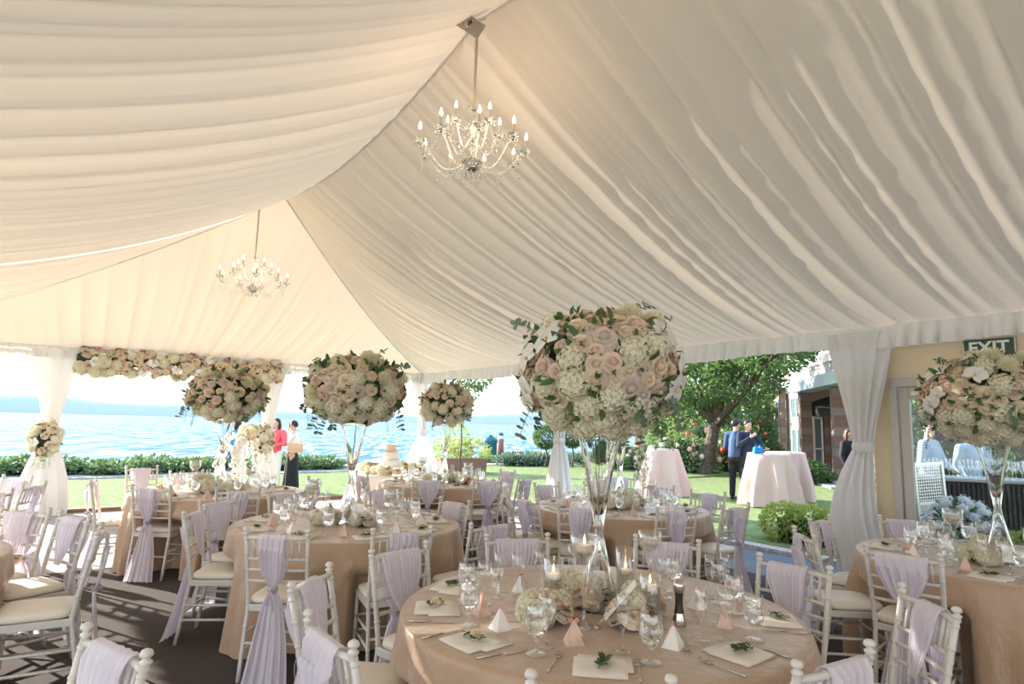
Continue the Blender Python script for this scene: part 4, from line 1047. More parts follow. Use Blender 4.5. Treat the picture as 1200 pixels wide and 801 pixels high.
# ------------------------------------------------------------------ chandeliers
def chandelier(p, label, n1=9, n2=5, top=4.2, R1=.37, rz=0, group=None):
    o = thing('crystal_chandelier', label, 'chandelier', p, rz)
    mb = MB(); H = top-p[2]
    for k in range(int((H-.42)/.035)):
        z = .42+k*.035; R = Matrix.Rotation(PI/2*(k % 2), 3, 'Z')
        ring = [R@V((.008*math.cos(t*PI/4), 0, .022*math.sin(t*PI/4)))+V((0,0,z+.018)) for t in range(9)]; mb.tube(ring, .0025, 5, False)
    mb.build('chain', M['chain'], o)
    MB().tube([(0,0,.42), (.004,0,H)], .010, 8).build('chain_sleeve', M['chain'], o)
    MB().lathe([(0,-.02),(.012,-.01),(.06,.0),(.075,.03),(.05,.055),(.02,.07),(.016,.12),(.03,.15),(.016,.18),(.016,.27),(.028,.29),(.012,.32),(.012,.38),(.022,.40),(.012,.42),(0,.43)], 20).build('column', M['crystal'], o)
    MB().lathe([(0,-.035),(.035,-.03),(.052,-.005),(.04,.02),(0,.03)], 16).build('bottom_bowl', M['chrome'], o)
    MB().lathe([(0,-.075),(.012,-.068),(.016,-.055),(.010,-.04),(0,-.034)], 12).build('bottom_drop', M['crystal'], o)
    def drop(mb, q, s_=1):
        mb.lathe([(0,-.045*s_),(.007*s_,-.036*s_),(.009*s_,-.028*s_),(.004*s_,-.012*s_),(0,0)], 6, q)
    beads = MB(); drops = MB()
    for tier, (n, R, zc, za) in enumerate(((n1, R1, .13, .05), (n2, R1*.52, .27, .20))):
        for i in range(n):
            t = 2*PI*i/n + tier*.35; u = V((math.cos(t), math.sin(t), 0))
            pts = []
            for k in range(15):
                q = k/14; rad = .03+(R-.03)*q; z = za - .085*math.sin(PI*min(1, q*1.15))*(1.15-q*.2) + (zc-za-.03)*sstep(.45, 1, q); pts.append(u*rad+V((0,0,z)))
            MB().tube(pts, .0065, 8).build('arm', M['crystal'], o)
            e = u*R
            MB().lathe([(0,zc-.03),(.012,zc-.028),(.036,zc-.006),(.040,zc),(.034,zc+.001),(.01,zc-.012),(.009,zc)], 14, e).build('drip_pan', M['crystal'], o)
            MB().tube([e+V((0,0,zc-.01)), e+V((0,0,zc+.075))], .0095, 10).build('candle_sleeve', M['wax'], o)
            MB().lathe([(.006,zc+.075),(.011,zc+.088),(.0105,zc+.10),(.005,zc+.122),(0,zc+.134)], 10, e).build('bulb', M['bulb'], o)
            for k in range(4):
                a = t+k*PI/2; drop(drops, e+V((.037*math.cos(a), .037*math.sin(a), zc-.004)), .8)
            # bead swags
            t2 = 2*PI*(i+1)/n+tier*.35; e2 = V((math.cos(t2), math.sin(t2), 0))*R
            for k in range(1, 14):
                q = k/14; p_ = e.lerp(e2, q); p_.z = zc-.01-.10*4*q*(1-q)*(1 if tier == 0 else .6); beads.ell(p_, (.0042,)*3, 6, 4)
            for k in range(1, 12):
                q = k/12; a0 = V((0,0,.40 if tier else .29)); p_ = a0.lerp(e+V((0,0,zc)), q); p_.z -= .10*4*q*(1-q); beads.ell(p_, (.0038,)*3, 6, 4)
            m_ = (e+e2)/2; m_.z = zc-.115 if tier == 0 else zc-.075; drop(drops, m_, 1.0)
    for k in range(8):
        t = 2*PI*k/8; drop(drops, V((.05*math.cos(t), .05*math.sin(t), -.03)), 1.0)
        beads.tube([(0,0,.405), (.03*math.cos(t),.03*math.sin(t),.435), (.055*math.cos(t),.055*math.sin(t),.425)], .0022, 4)
    beads.build('bead_strands', M['crystal'], o); drops.build('crystal_drops', M['crystal'], o)
    return o
c_1 = atY(553, 196, 4.1); c_2 = atY(296, 340, 7.75)
chandelier(tuple(c_1), 'larger crystal chandelier hanging at upper centre', 9, 5, RIDGE-.12, .37)
chandelier(tuple(c_2), 'farther, smaller looking crystal chandelier at left', 9, 5, RIDGE-.03, .40, .3)
c_3 = c_1 + TU*4.9; 
for cc in (c_1, c_2):
    l = bpy.data.lights.new('chandelier_light', 'POINT'); l.energy = 3.5; l.color = (1, .72, .45); l.shadow_soft_size = .3; lo = bpy.data.objects.new('chandelier_light', l); lo.location = V(cc)+V((0,0,.28)); C.objects.link(lo)
hb = MB(); hb.box((0,0,0), (.22,.16,.012), Matrix.Rotation(.35, 3, 'Y')); hb.box((.06,0,.03), (.16,.02,.02), Matrix.Rotation(-.6, 3, 'Y')); hb.tube([(0,0,-.04),(0,0,.10)], .02, 10)
hb_o = bevel(hb.build('ridge_hub', M['chrome'], smooth=False), .004); hb_o.location = atY(548, 27, 3.88); hb_o.rotation_euler = (0,0,.4); tag(hb_o, 'silver metal hub plate at the roof peak above the larger chandelier', 'metal plate')

# ------------------------------------------------------------------ door side wall
wroot_t = HW+.14; 
def wbox(mb, s0, s1, z0, z1, t=wroot_t, d=.06): 
    c = T((s0+s1)/2, t, (z0+z1)/2); R = Matrix.Rotation(math.atan2(TU.y, TU.x), 3, 'Z'); mb.box(c, (s1-s0, d, z1-z0), R); return mb
dz = G(1041, 600, 0)
SD0, SD1 = 5.20, 8.12     # door frame extent along the eave
struct(wbox(MB(), 5.02, SD0, 0, EAVE).build('wall_right', M['cream_panel'], smooth=False))
struct(wbox(MB(), SD0, SD1+.3, 2.17, EAVE).build('wall_right', M['cream_panel'], smooth=False))
struct(wbox(MB(), SD1+.02, 17, 0, EAVE).build('wall_right', M['cream_panel'], smooth=False))
mb = MB(); wbox(mb, SD0, SD1, 2.08, 2.17, d=.12); wbox(mb, SD0, SD0+.07, 0, 2.08, d=.12); wbox(mb, SD1-.07, SD1, 0, 2.08, d=.12); wbox(mb, SD0+1.36, SD0+1.44, 0, 2.08, d=.12)
struct(bevel(mb.build('trim_3', M['door_alu'], smooth=False), .004))
mb = MB(); wbox(mb, SD0+1.42, SD1, 2.30, 2.34, d=.02); struct(mb.build('trim_4', M['cream_panel'], smooth=False))
def door(name, a, b):
    mb = MB(); wbox(mb, a, a+.09, .02, 2.07, d=.05); wbox(mb, b-.09, b, .02, 2.07, d=.05); wbox(mb, a+.09, b-.09, 1.95, 2.07, d=.05); wbox(mb, a+.09, b-.09, .02, .24, d=.05)
    o = struct(bevel(mb.build(name, M['door_alu'], smooth=False), .004))
    wbox(MB(), a+.09, b-.09, .24, 1.95, d=.012).build('door_pane', M['pane'], o, False)
    mb = MB(); wbox(mb, a+.14, a+.56, 1.985, 2.03, t=wroot_t-.07, d=.05); wbox(mb, a+.34, a+.74, 2.055, 2.066, t=wroot_t-.07, d=.02); mb.build('door_closer', M['metal_grey'], o, False)
    mb = MB(); wbox(mb, b-.12, b-.02, .85, 1.25, t=wroot_t-.035, d=.02); mb.build('push_plate', M['steel'], o, False)
    return o
door('door_1', SD0+.08, SD0+1.35); door('door_2', SD0+1.45, SD1-.08)
# exit sign
ex = atY(1160, 412, 1); 
def on_wall(px, py, t):
    d = (px-600)*AX-(py-400.5)*AU+FPX*FW; k = (t-(V((0,0,0))-HUB).dot(TV))/d.dot(TV); return V((0,0,HC))+d*k
pe = on_wall(1160, 414, wroot_t-.06); so = thing('exit_sign', 'dark green exit sign with white letters above the glass door', 'sign', pe+V((0,0,.05)), math.atan2(-TU.y, -TU.x)+PI)
bevel(MB().box((0,0,0), (.40,.04,.185)).build('sign_board', M['metal_grey'], so, False), .003)
MB().box((0,-.022,0), (.375,.006,.160)).build('sign_face', M['exit_green'], so, False)
tx = bpy.data.curves.new('exit_text', 'FONT'); tx.body = 'EXIT'; tx.size = .15; tx.extrude = .002; tx.align_x = 'CENTER'; tx.align_y = 'CENTER'; tx.offset = .004; tx.materials.append(M['exit_white'])
to = bpy.data.objects.new('sign_letters', tx); C.objects.link(to); to.parent = so; to.location = (0,-.028,0); to.rotation_euler = (PI/2,0,0)
bpy.context.view_layer.update(); _me = bpy.data.meshes.new_from_object(to.evaluated_get(bpy.context.evaluated_depsgraph_get())); bpy.data.objects.remove(to); link('sign_letters', _me, so, (0,-.028,0), (PI/2,0,0))

# ------------------------------------------------------------------ vegetation
def foliage(mb, ells, n, L, seed, w=.5, core=True, shell=.75):
    r = random.Random(seed); vol = [e[1][0]*e[1][1]+e[1][1]*e[1][2]+e[1][0]*e[1][2] for e in ells]
    for _ in range(n):
        c, rad = r.choices(ells, vol)[0]; d = rv(r)
        while d.length > 1 or d.length < .1: d = rv(r)
        d.normalize(); k = r.uniform(shell, 1.05); p = V(c)+V((d.x*rad[0]*k, d.y*rad[1]*k, d.z*rad[2]*k))
        dd = (d+rv(r)*.9).normalized(); l = L*r.uniform(.7, 1.3); sx = dd.cross(rv(r)).normalized()*l*w*.5
        mb.add([p, p+dd*l*.5+sx, p+dd*l, p+dd*l*.5-sx], [(0,1,2,3)])
def tree(name, base, label, H, crown, leafm, n, L, seed, trunk_r=.2, lean=(0,0), forks=5, cat='tree'):
    o = thing(name, label, cat, base); r = random.Random(seed); mb = MB()
    fk = V((lean[0], lean[1], H)); mid = V((lean[0]*.3+.05, lean[1]*.3, H*.5))
    mb.tube([(0,0,-.1), (0,0,.1), mid, fk], [trunk_r*1.5, trunk_r*1.1, trunk_r*.9, trunk_r*.8], 14)
    for i in range(forks):
        c, rad = crown[i % len(crown)]; tgt = V(c)+rv(r)*.3*V(rad).length*.4; m_ = fk.lerp(tgt, .5)+rv(r)*.15
        mb.tube([fk-V((0,0,.1)), m_, tgt], [trunk_r*.55, trunk_r*.35, trunk_r*.12], 8)
        for j in range(3):
            e = m_.lerp(tgt, r.random())+rv(r)*V(rad).length*.4; mb.tube([m_, e], [trunk_r*.22, trunk_r*.05], 6)
    mb.build('trunk', M['bark'], o)
    mb = MB(); foliage(mb, crown, n, L, seed); mb.build('foliage', M[leafm], o, False)
    return o
tb = G(827, 556, .08); tree('shade_tree', tb, 'large dark trunked shade tree on the lawn beyond the right eave', 1.75,
     [((-.2,0,3.3),(1.3,1.2,1.0)),((.9,-1.2,3.3),(1.3,1.2,.9)),((1.1,-3.0,3.95),(1.2,1.1,.7)),((.3,.8,4.6),(1.8,1.5,1.2)),((.8,-1.2,4.5),(1.6,1.3,1.0)),((-.9,.3,2.6),(.6,.6,.5)),((1.5,-3.9,4.3),(1.0,1,.6))], 'tree_leaf', 15000, .16, 3, .24, (.35,0), 7)
tb = G(747, 545, .07); tree('garden_tree', tb, 'mossy trunked tree seen right behind the largest vase', 2.2, [((0,0,3.4),(1.2,1.2,.9)),((.8,.5,3.9),(1.2,1,.9))], 'tree_leaf', 3500, .14, 5, .20, (.1,0), 3)
for i, (x, y, Y, lab) in enumerate([(640,512,24,'left of two small ball topiary trees by the lake'),(671,510,24,'right of two small ball topiary trees by the lake')]):
    p = atY(x, y, Y); b = V((p.x, p.y, lz(p.x))); h = p.z-b.z
    tree('topiary_tree', b, lab, h-.4, [((0,0,h),(.44,.44,.42))], 'hedge', 2200, .10, 8+i, .035, (0,0), 3)
p = atY(541, 455, 17.5); tree('slender_tree', V((p.x, p.y, lz(p.x))), 'slender loose leaved tree behind the far flower ball', 2.2, [((0,0,2.75),(.55,.5,.5)),((.35,0,3.0),(.5,.5,.4))], 'tree_leaf', 900, .13, 15, .022, (0,0), 4)
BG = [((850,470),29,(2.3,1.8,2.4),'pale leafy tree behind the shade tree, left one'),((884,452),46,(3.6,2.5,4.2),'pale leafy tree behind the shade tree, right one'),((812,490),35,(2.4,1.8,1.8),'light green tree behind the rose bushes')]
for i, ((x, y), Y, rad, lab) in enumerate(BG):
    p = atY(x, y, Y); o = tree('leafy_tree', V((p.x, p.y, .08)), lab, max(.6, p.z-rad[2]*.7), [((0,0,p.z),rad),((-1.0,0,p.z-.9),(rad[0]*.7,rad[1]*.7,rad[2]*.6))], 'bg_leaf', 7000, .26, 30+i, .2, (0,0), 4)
def bush(name, base, ells, n, L, seed, m, label, cat='bush', blooms=None, core='core'):
    o = thing(name, label, cat, base); r = random.Random(seed)
    mb = MB()
    for c, rad in ells: mb.ell(c, (rad[0]*.78, rad[1]*.78, rad[2]*.78), 12, 8)
    mb.build('branches', M['core'], o)
    mb = MB(); foliage(mb, ells, n, L, seed); mb.build('foliage', M[m], o, False)
    for (bm, cnt, sz) in (blooms or []):
        me = ROSE_BL[bm]
        for _ in range(cnt):
            c, rad = r.choice(ells); d = rv(r).normalized(); d.y = -abs(d.y); d.z = abs(d.z)*.9; p = V(c)+V((d.x*rad[0], d.y*rad[1], d.z*rad[2]))*1.02
            link('blossom', me, o, p, frame(d, r.uniform(0,6)), sz*r.uniform(.7,1.3))
    return o
ROSE_BL = {k: hydrangea_mesh('blossom', M[k], 16, 3) for k in ('red_bloom', 'pink_bloom', 'orchid', 'yellow_bloom', 'hydrangea')}
for i, (x, y, Y, rad, bl, lab) in enumerate([(797,534,22,(1.1,.8,.75),[('pink_bloom',26,.10),('orchid',10,.1)],'rose bush with pink blooms behind the farther cocktail table'),(822,522,26,(.95,.7,1.0),[('pink_bloom',18,.1),('red_bloom',7,.13)],'rose bush left of the shade tree trunk with red blooms'),(853,530,23,(.6,.6,.85),[('red_bloom',7,.12),('pink_bloom',8,.1)],'rose bush right of the shade tree trunk'),(765,538,23,(.9,.8,.7),[('pink_bloom',16,.1),('orchid',6,.1)],'rose bush behind the mossy trunk'),
    (890,510,20,(.5,.5,.55),[('red_bloom',7,.07)],'bush with red flowers before the brick building'),(938,553,19,(.75,.6,.35),[],'low dark shrub at the foot of the brick pier'),(712,530,24,(.8,.6,.7),[],'round grey green shrub beyond the tall vase'),
    (1120,618,5.75,None,None,'')]):
    if rad is None: continue
    p = atY(x, y, Y); b = V((p.x, p.y, .07)); zc = max(rad[2]*.5, p.z-.07)
    bush('rose_bush' if bl else 'garden_shrub', b, [((0,0,zc),rad),((.5*rad[0],-.2,zc*.6),(rad[0]*.7,rad[1]*.7,rad[2]*.7)),((-.6*rad[0],-.1,zc*.55),(rad[0]*.6,rad[1]*.6,rad[2]*.7))], 2600, .13, 50+i, 'bg_leaf' if i in (0,3) else 'hedge', lab, blooms=bl)
# lakeside hedge, in separate shrubs planted in a row
rr = random.Random(4)
nhed = 0
HD = []
t_ = -16.0
while t_ < 26:
    w = rr.uniform(1.0, 1.9); HD.append((t_+w*.5, w*.62, rr.uniform(.17,.27))); t_ += w*.82
for i, (t0, w, h) in enumerate(HD):
    c = T(-14.2+rr.uniform(-.2,.2), t0); z0 = -.1
    px = 600+c.x/c.y*730
    if 392 < px < 560 or px > 1000 or px < -60: continue
    bush('shoreline_shrub', V((c.x, c.y, z0)), [((0,0,h*.9),(w,.8,h)),((.4*w,-.3,h*.6),(w*.6,.6,h*.7)),((-.4*w,.2,h*.7),(w*.6,.6,h*.8))], 900 if px < 760 else 300, .15, 200+i, 'hedge', 'low green shrub in the lakeside hedge, %s' % ('left of the flower tied post' if px < 67 else 'between the left post and the lakeside flower ball' if px < 260 else 'beside the two women' if px < 420 else 'near the teal bin' if px < 620 else 'behind the topiary trees' if px < 760 else 'beyond the right lawn'), 'shrub')
    C.objects[-1]
for o in [o for o in C.objects if o.name.startswith('shoreline_shrub')]: o['group'] = 'shoreline shrubs beside the lake'
for i, (x, lab) in enumerate([(604,'left'),(634,'middle'),(690,'right')]):
    p = G(x, 545, .02); bush('lavender_clump', V((p.x, p.y, lz(p.x))), [((0,0,.2),(.9,.45,.24)),((.6,0,.15),(.6,.4,.2))], 900, .12, 300+i, 'eucalyptus', 'low grey green clump bordering the lawn, %s of three' % lab, 'plant')
for i, (x, Y, rad, lab) in enumerate([(1088,11.2,(1.15,.9,2.0),'added dark tree standing in for the dark reflection in the left door pane'),(1190,10.2,(1.1,.8,2.0),'added dark tree standing in for the dark reflection right of the door')]):  # trees added behind the door in place of the glass's dark reflection
    p = at(x, .07, Y) if False else V(((x-600)/FPX*Y, Y, .07)); tree('added_dark_tree', p, lab, 1.0, [((0,0,2.3),(rad[0]*.75,rad[1]*.8,rad[2]))], 'hedge', 4500, .18, 60+i, .16, (0,0), 3)
# box hedge along the slate path
hb0 = T(2.5, 6.55)
o = thing('box_hedge', 'clipped yellow green box hedge beside the slate path', 'hedge', T(2.85, 6.45, .07), math.atan2(TU.y, TU.x))
ee = [((.35*i+.1,.05*math.sin(i),.24),(.30,.30,.27)) for i in range(20)]
mb = MB(); mb.box((3.4,0,.17), (6.6,.34,.30)); mb.build('branches', M['core'], o)
mb = MB(); foliage(mb, ee, 26000, .055, 5, .7, shell=.8); mb.build('foliage', M['boxwood'], o, False)
# lawn-side white flower pot inside the door
p = on_wall(1126, 622, HW+.55); 
o = thing('flowering_plant', 'potted plant with dense white blossoms just outside the glass door', 'plant', V((p.x, p.y, 0)))
MB().lathe([(0,0),(.14,0),(.19,.40),(.205,.43),(.18,.44),(0,.43)], 24).build('pot', M['terracotta'], o)
mb = MB(); foliage(mb, [((0,0,.69),(.27,.27,.27))], 700, .07, 3); mb.build('foliage', M['leaf'], o, False)
for d in fib(46, -.5): link('blossom', ROSE_BL['orchid'], o, V((d.x*.28, d.y*.28, .70+d.z*.28)), frame(d), .062)
# ------------------------------------------------------------------ lawn furniture
ck1 = V((5.42,13.2,.09)); cloth_small(ck1, .42, 1.05, .09, 'blush cloth with deep folds on the cocktail table beside the two men', M['blush'], 3, .17, 8)
ck2 = V((3.62,14.9,.08)); cloth_small(ck2, .36, 1.05, .07, 'blush cloth on the cocktail table left of the shade tree', M['blush'], 6, .22, 7)
ck3 = V((6.25,14.3,.09)); cloth_small(ck3, .42, 1.05, .09, 'blush cloth on the cocktail table partly behind the one by the men', M['blush'], 9, .13, 8)
p = G(574, 541, -.02); o = thing('litter_bin', 'dark teal litter bin with domed lid by the lake', 'litter bin', V((p.x, p.y, -.01)))
MB().lathe([(0,0),(.30,0),(.31,.03),(.29,.06),(.29,.80),(.32,.84),(.32,.88)], 24).build('body', M['teal'], o); MB().lathe([(.33,.88),(.33,.93),(.24,1.02),(.10,1.08),(.10,1.12),(0,1.14)], 24).build('lid', M['teal'], o)
p = G(586, 539, 0); o = thing('bollard_light', 'red brick coloured bollard lamp with white collar beside the bin', 'bollard', V((p.x, p.y, -.01)))
MB().lathe([(0,0),(.15,0),(.15,.95),(0,.95)], 20).build('post', M['brick_red'], o); MB().lathe([(.13,.95),(.13,1.12),(0,1.12)], 20).build('light_collar', M['whitepaint'], o); MB().lathe([(.15,1.12),(.15,1.17),(.05,1.24),(0,1.24)], 20).build('cap', M['teal'], o)
p = G(540, 553, 0); o = thing('planter', 'brown planter overflowing with yellow green flowers near the far flower ball', 'planter', V((p.x, p.y, lz(p.x))), .4)
bevel(MB().box((0,0,.25), (1.5,.7,.5), taper=1.06).build('planter_box', M['terracotta'], o, False), .02)
mb = MB(); foliage(mb, [((-.3,0,.75),(.7,.4,.4)),((.4,0,.7),(.6,.4,.35)),((-.1,.1,1.1),(.4,.3,.5))], 1500, .11, 4); mb.build('foliage', M['boxwood'], o, False)
r_ = random.Random(4)
for _ in range(24): link('blossom', ROSE_BL[r_.choice(('yellow_bloom','hydrangea'))], o, (r_.uniform(-.8,.7), r_.uniform(-.5,0), r_.uniform(.7,1.15)), frame(V((0,-1,.6))), .09)

# ------------------------------------------------------------------ brick building
BX = lambda Y: 6.45+.187*Y
fd = V((.187,1,0)).normalized(); fn_ = V((-fd.y, fd.x, 0)) ; fr = math.atan2(fd.y, fd.x)
bld = thing('brick_building', 'brick and cream stone building with blue canopy at the right of the lawn', 'building', V((BX(24), 24, .05)), fr)
# local x runs away along the facade, +y towards the lawn
def BL(px):   # facade coordinate under a picture column
    k = (px-600)/FPX; Y = 6.45/(k-.187); return (V((BX(Y), Y, 0))-V((BX(24), 24, 0))).dot(fd)
def bbox(mb, x0, x1, z0, z1, y0, y1): return mb.box(((x0+x1)/2, (y0+y1)/2, (z0+z1)/2), (abs(x1-x0), y1-y0, z1-z0))
xe = BL(895); x1_ = BL(936); x0_ = -7
mb = MB(); bbox(mb, x1_, xe, 0, 3.75, -8, -.28); mb.build('wall', M['stone'], bld, False)
mb = MB(); bbox(mb, x0_, x1_, 0, 3.75, -8, -1.9); mb.build('wall', M['brick'], bld, False)
mb = MB(); bbox(mb, x0_, xe+.1, 3.28, 3.80, -8, .0); bbox(mb, x0_, BL(946), 3.80, 4.2, -8, -.3); mb.build('parapet', M['stone'], bld, False)
mb = MB(); bbox(mb, x0_, xe+.15, 3.80, 3.86, -8.05, .05); mb.build('coping', M['whitepaint'], bld, False)
mb = MB(); bbox(mb, x0_, x1_+.3, 2.98, 3.36, -.3, .35); mb.build('canopy_fascia', M['blue_fascia'], bld, False)
mb = MB(); mb.add([(x1_-.05,-.45,2.15),(x1_-.05,-1.3,2.15),(x1_-.05,-1.3,2.95),(x1_-.05,-.45,2.65),(x1_-1.0,-.45,2.1),(x1_-1.0,-1.3,2.1),(x1_-.9,-1.3,2.5),(x1_-.9,-.45,2.35)], [(0,1,2,3),(4,7,6,5),(0,4,5,1),(1,5,6,2),(2,6,7,3),(3,7,4,0)]); mb.build('awning', M['awning'], bld, False)
for a, w in ((897,.10),(914,.13),(936.5,.34),(974,.46)):
    mb = MB(); xx = BL(a); bbox(mb, xx-.34, xx, 0, 3.3, -w-.02, .02); mb.build('brick_pier', M['brick'], bld, False)
def window(a, b, z0, z1, y=-.30, mull=2):
    xa, xb = sorted((BL(a), BL(b))); mb = MB(); fr_ = .10
    bbox(mb, xa, xb, z0, z0+fr_, y, y+.1); bbox(mb, xa, xb, z1-fr_, z1, y, y+.1)
    for k in range(mull+1): xx = xa+(xb-xa-fr_)*k/mull; bbox(mb, xx, xx+fr_, z0, z1, y, y+.1)
    w = mb.build('window_frame', M['whitepaint'], bld, False)
    g = MB(); bbox(g, xa+fr_*.5, xb-fr_*.5, z0+.03, z1-.03, y+.02, y+.06); g.build('pane', M['winglass'], w, False)
window(903,910.5,2.0,2.95); window(920.5,933.5,2.0,2.95); window(903,910.5,.15,1.7); window(920.5,933.5,.15,1.7)
def face_window(y0, y1, z0, z1, mull=1):
    mb = MB(); X = x1_-.02; fr_ = .06
    mb.box((X-.03, (y0+y1)/2, z0+.03), (.06, abs(y1-y0), .06)); mb.box((X-.03, (y0+y1)/2, z1-.03), (.06, abs(y1-y0), .06)); mb.box((X-.03, (y0+y1)/2, z0+(z1-z0)*.35), (.06, abs(y1-y0), .05))
    for k in range(mull+1): yy = y0+(y1-y0)*k/mull; mb.box((X-.03, yy, (z0+z1)/2), (.06, fr_, z1-z0))
    w = mb.build('window_frame', M['whitepaint'], bld, False); MB().box((X-.01, (y0+y1)/2, (z0+z1)/2), (.02, abs(y1-y0), z1-z0)).build('pane', M['winglass'], w, False)
face_window(-.50, -.78, .3, 2.1); face_window(-1.12, -1.75, .3, 2.1, 2)
mb = MB(); mb.box((x1_-.05, -.95, 1.2), (.12, .20, 2.2)); mb.build('brick_pier', M['brick'], bld, False)
mb = MB(); bbox(mb, x0_, x1_, 0, .16, -1.9, .5); bbox(mb, x0_, x1_, 0, .08, .5, .9); mb.build('steps', M['concrete'], bld, False)

# ------------------------------------------------------------------ people
def person(label, base, rz, h, top, bottom, hair, pose, skin='skin', skirt=None, longhair=False, short=False, bare=False, trouser=True):
    k = h/1.74; o = thing('person', label, 'person', base, rz)
    J = dict(pel=(0,0,.93), ch=(0,.0,1.28), nk=(0,-.01,1.47), sl=(-.185,0,1.41), sr=(.185,0,1.41), el=(-.24,-.02,1.13), er=(.24,-.02,1.13), wl=(-.24,.08,.89), wr=(.24,.08,.89),
             hl=(-.09,0,.90), hr=(.09,0,.90), kl=(-.10,.02,.49), kr=(.10,.02,.49), al=(-.10,-.02,.09), ar=(.10,-.02,.09), head=(0,.015,1.62), look=(0,1,0))
    J.update(pose); P = {a: V(b)*k for a, b in J.items() if a != 'look'}; look = V(J['look']).normalized()
    mb = MB(); c = lambda a, ra, b, rb: mb.cap(P[a], ra*k, P[b], rb*k)
    c('pel', .125, 'ch', .13); mb.cap(P['ch'], .125*k, (P['ch']+P['nk'])/2+V((0,0,.02)), .10*k); c('ch', .10, 'nk', .058); mb.cap(P['nk'], .054*k, P['head']-V((0,0,.03)), .055*k)
    for a in 'lr':
        mb.cap(P['nk']-V((0,0,.05*k)), .055*k, P['s'+a], .055*k); c('s'+a, .055, 'e'+a, .042); c('e'+a, .042, 'w'+a, .026)
        c('h'+a, .09, 'k'+a, .058); c('k'+a, .058, 'a'+a, .038); an = P['a'+a]; mb.cap(an-V((0,.02,.045))*k, .034*k, an+V((0,.15,-.055))*k, .028*k)
        # hand: palm, four fingers, thumb
        w = P['w'+a]; d = (w-P['e'+a]).normalized(); sd = d.cross(V((0,1,.3))).normalized(); nn = sd.cross(d)
        mb.cap(w, .026*k, w+d*.07*k, .030*k)
        for i, (off, L) in enumerate(((-.028,.070),(-.010,.080),(.010,.076),(.028,.060))):
            b0 = w+d*.085*k+sd*off*k; b1 = b0+d*L*.5*k+nn*.008*k; mb.cap(b0, .010*k, b1, .0095*k, 8); mb.cap(b1, .0095*k, b1+(d*.8+nn*.6)*L*.5*k, .008*k, 8)
        b0 = w+d*.03*k-sd*.03*k; mb.cap(b0, .012*k, b0+(d*.7-sd*.7)*.045*k, .010*k, 8)
    sgn = look; hd = P['head']; side = V((look.y, -look.x, 0)).normalized(); R = Matrix((side, look, side.cross(look))).transposed()
    mb.ell(hd+R@V((0,0,.02*k)), (.074*k,.092*k,.095*k), 16, 12, R); mb.cap(hd+R@V((0,.035,-.055))*k, .05*k, hd+R@V((0,.055,-.085))*k, .030*k)
    mb.cap(hd+R@V((0,.088,.01))*k, .010*k, hd+R@V((0,.103,-.022))*k, .015*k, 8)
    for s_ in (-1,1): mb.ell(hd+R@V((s_*.076,0,-.005))*k, (.010*k,.02*k,.03*k), 8, 6, R)
    b = mb.build('body', M[skin], o); rm = b.modifiers.new('fuse', 'REMESH'); rm.mode = 'VOXEL'; rm.voxel_size = .010; rm.use_smooth_shade = True
    sm = b.modifiers.new('sm', 'SMOOTH'); sm.iterations = 3; sm.factor = .5
    f = MB()
    for s_ in (-1,1): f.ell(hd+R@V((s_*.030,.082,.012))*k, (.012*k,.007*k,.007*k), 8, 6, R)
    f.build('eyes', M['hair'], b); f = MB(); f.ell(hd+R@V((0,.083,-.055))*k, (.022*k,.008*k,.007*k), 8, 6, R); f.build('mouth', M['ribbon_coral'], b)
    def garment(nm, fnb, m, v=.014):
        g = MB(); fnb(g); q = g.build(nm, M[m], o); r_ = q.modifiers.new('fuse', 'REMESH'); r_.mode = 'VOXEL'; r_.voxel_size = v; r_.use_smooth_shade = True
        s2 = q.modifiers.new('sm', 'SMOOTH'); s2.iterations = 4; s2.factor = .5; return q
    def shirt(g):
        g.cap(P['pel']+V((0,0,.02*k)), .145*k, P['ch'], .150*k); g.cap(P['ch'], .145*k, (P['ch']*.4+P['nk']*.6), .105*k)
        for a in 'lr':
            if not bare: g.cap(P['nk']-V((0,0,.055*k)), .068*k, P['s'+a], .070*k)
            g.cap(P['s'+a]-V((0,0,.03 if bare else 0)), .070*k, P['e'+a], .060*k)
            if not short: g.cap(P['e'+a], .060*k, P['e'+a].lerp(P['w'+a], .92), .040*k)
    garment('top', shirt, top)
    if skirt:
        z0, z1, r0, r1 = skirt; pe = P['pel']
        g = MB().grid(lambda a, q: V((pe.x+(r0+(r1-r0)*q)*k*(1+.05*math.sin(10*PI*2*a)*q)*math.cos(2*PI*a), pe.y+(r0+(r1-r0)*q)*k*.85*(1+.05*math.sin(10*PI*2*a)*q)*math.sin(2*PI*a), (z0+(z1-z0)*q)*k)), 60, 14, True)
        g.build('skirt', M[bottom], o)
    else:
        def tr(g):
            g.cap(P['pel']+V((0,0,.03*k)), .138*k, P['pel']-V((0,0,.02)), .138*k)
            for a in 'lr': g.cap(P['h'+a], .105*k, P['k'+a], .074*k); g.cap(P['k'+a], .074*k, P['a'+a]+V((0,0,.02*k)), .060*k)
        garment('trousers', tr, bottom)
    g = MB()
    for a in 'lr': an = P['a'+a]; g.cap(an-V((0,.02,.045))*k, .040*k, an+V((0,.16,-.052))*k, .034*k)
    sh = g.build('shoes', M['shoe'], o)
    g = MB(); Rb = R
    def hf(a, q):
        t = 2*PI*a; ph = PI*q*(.64-.09*math.sin(t)); z = math.cos(ph); r_ = math.sin(ph); y = r_*math.sin(t); cut = .35*max(0, y)*q
        return hd+Rb@(V((.086*r_*math.cos(t), -.008+.103*y-(.03*max(0, y)*q), .024+.106*z+cut*.12))*k)
    g.grid(hf, 24, 12, True)
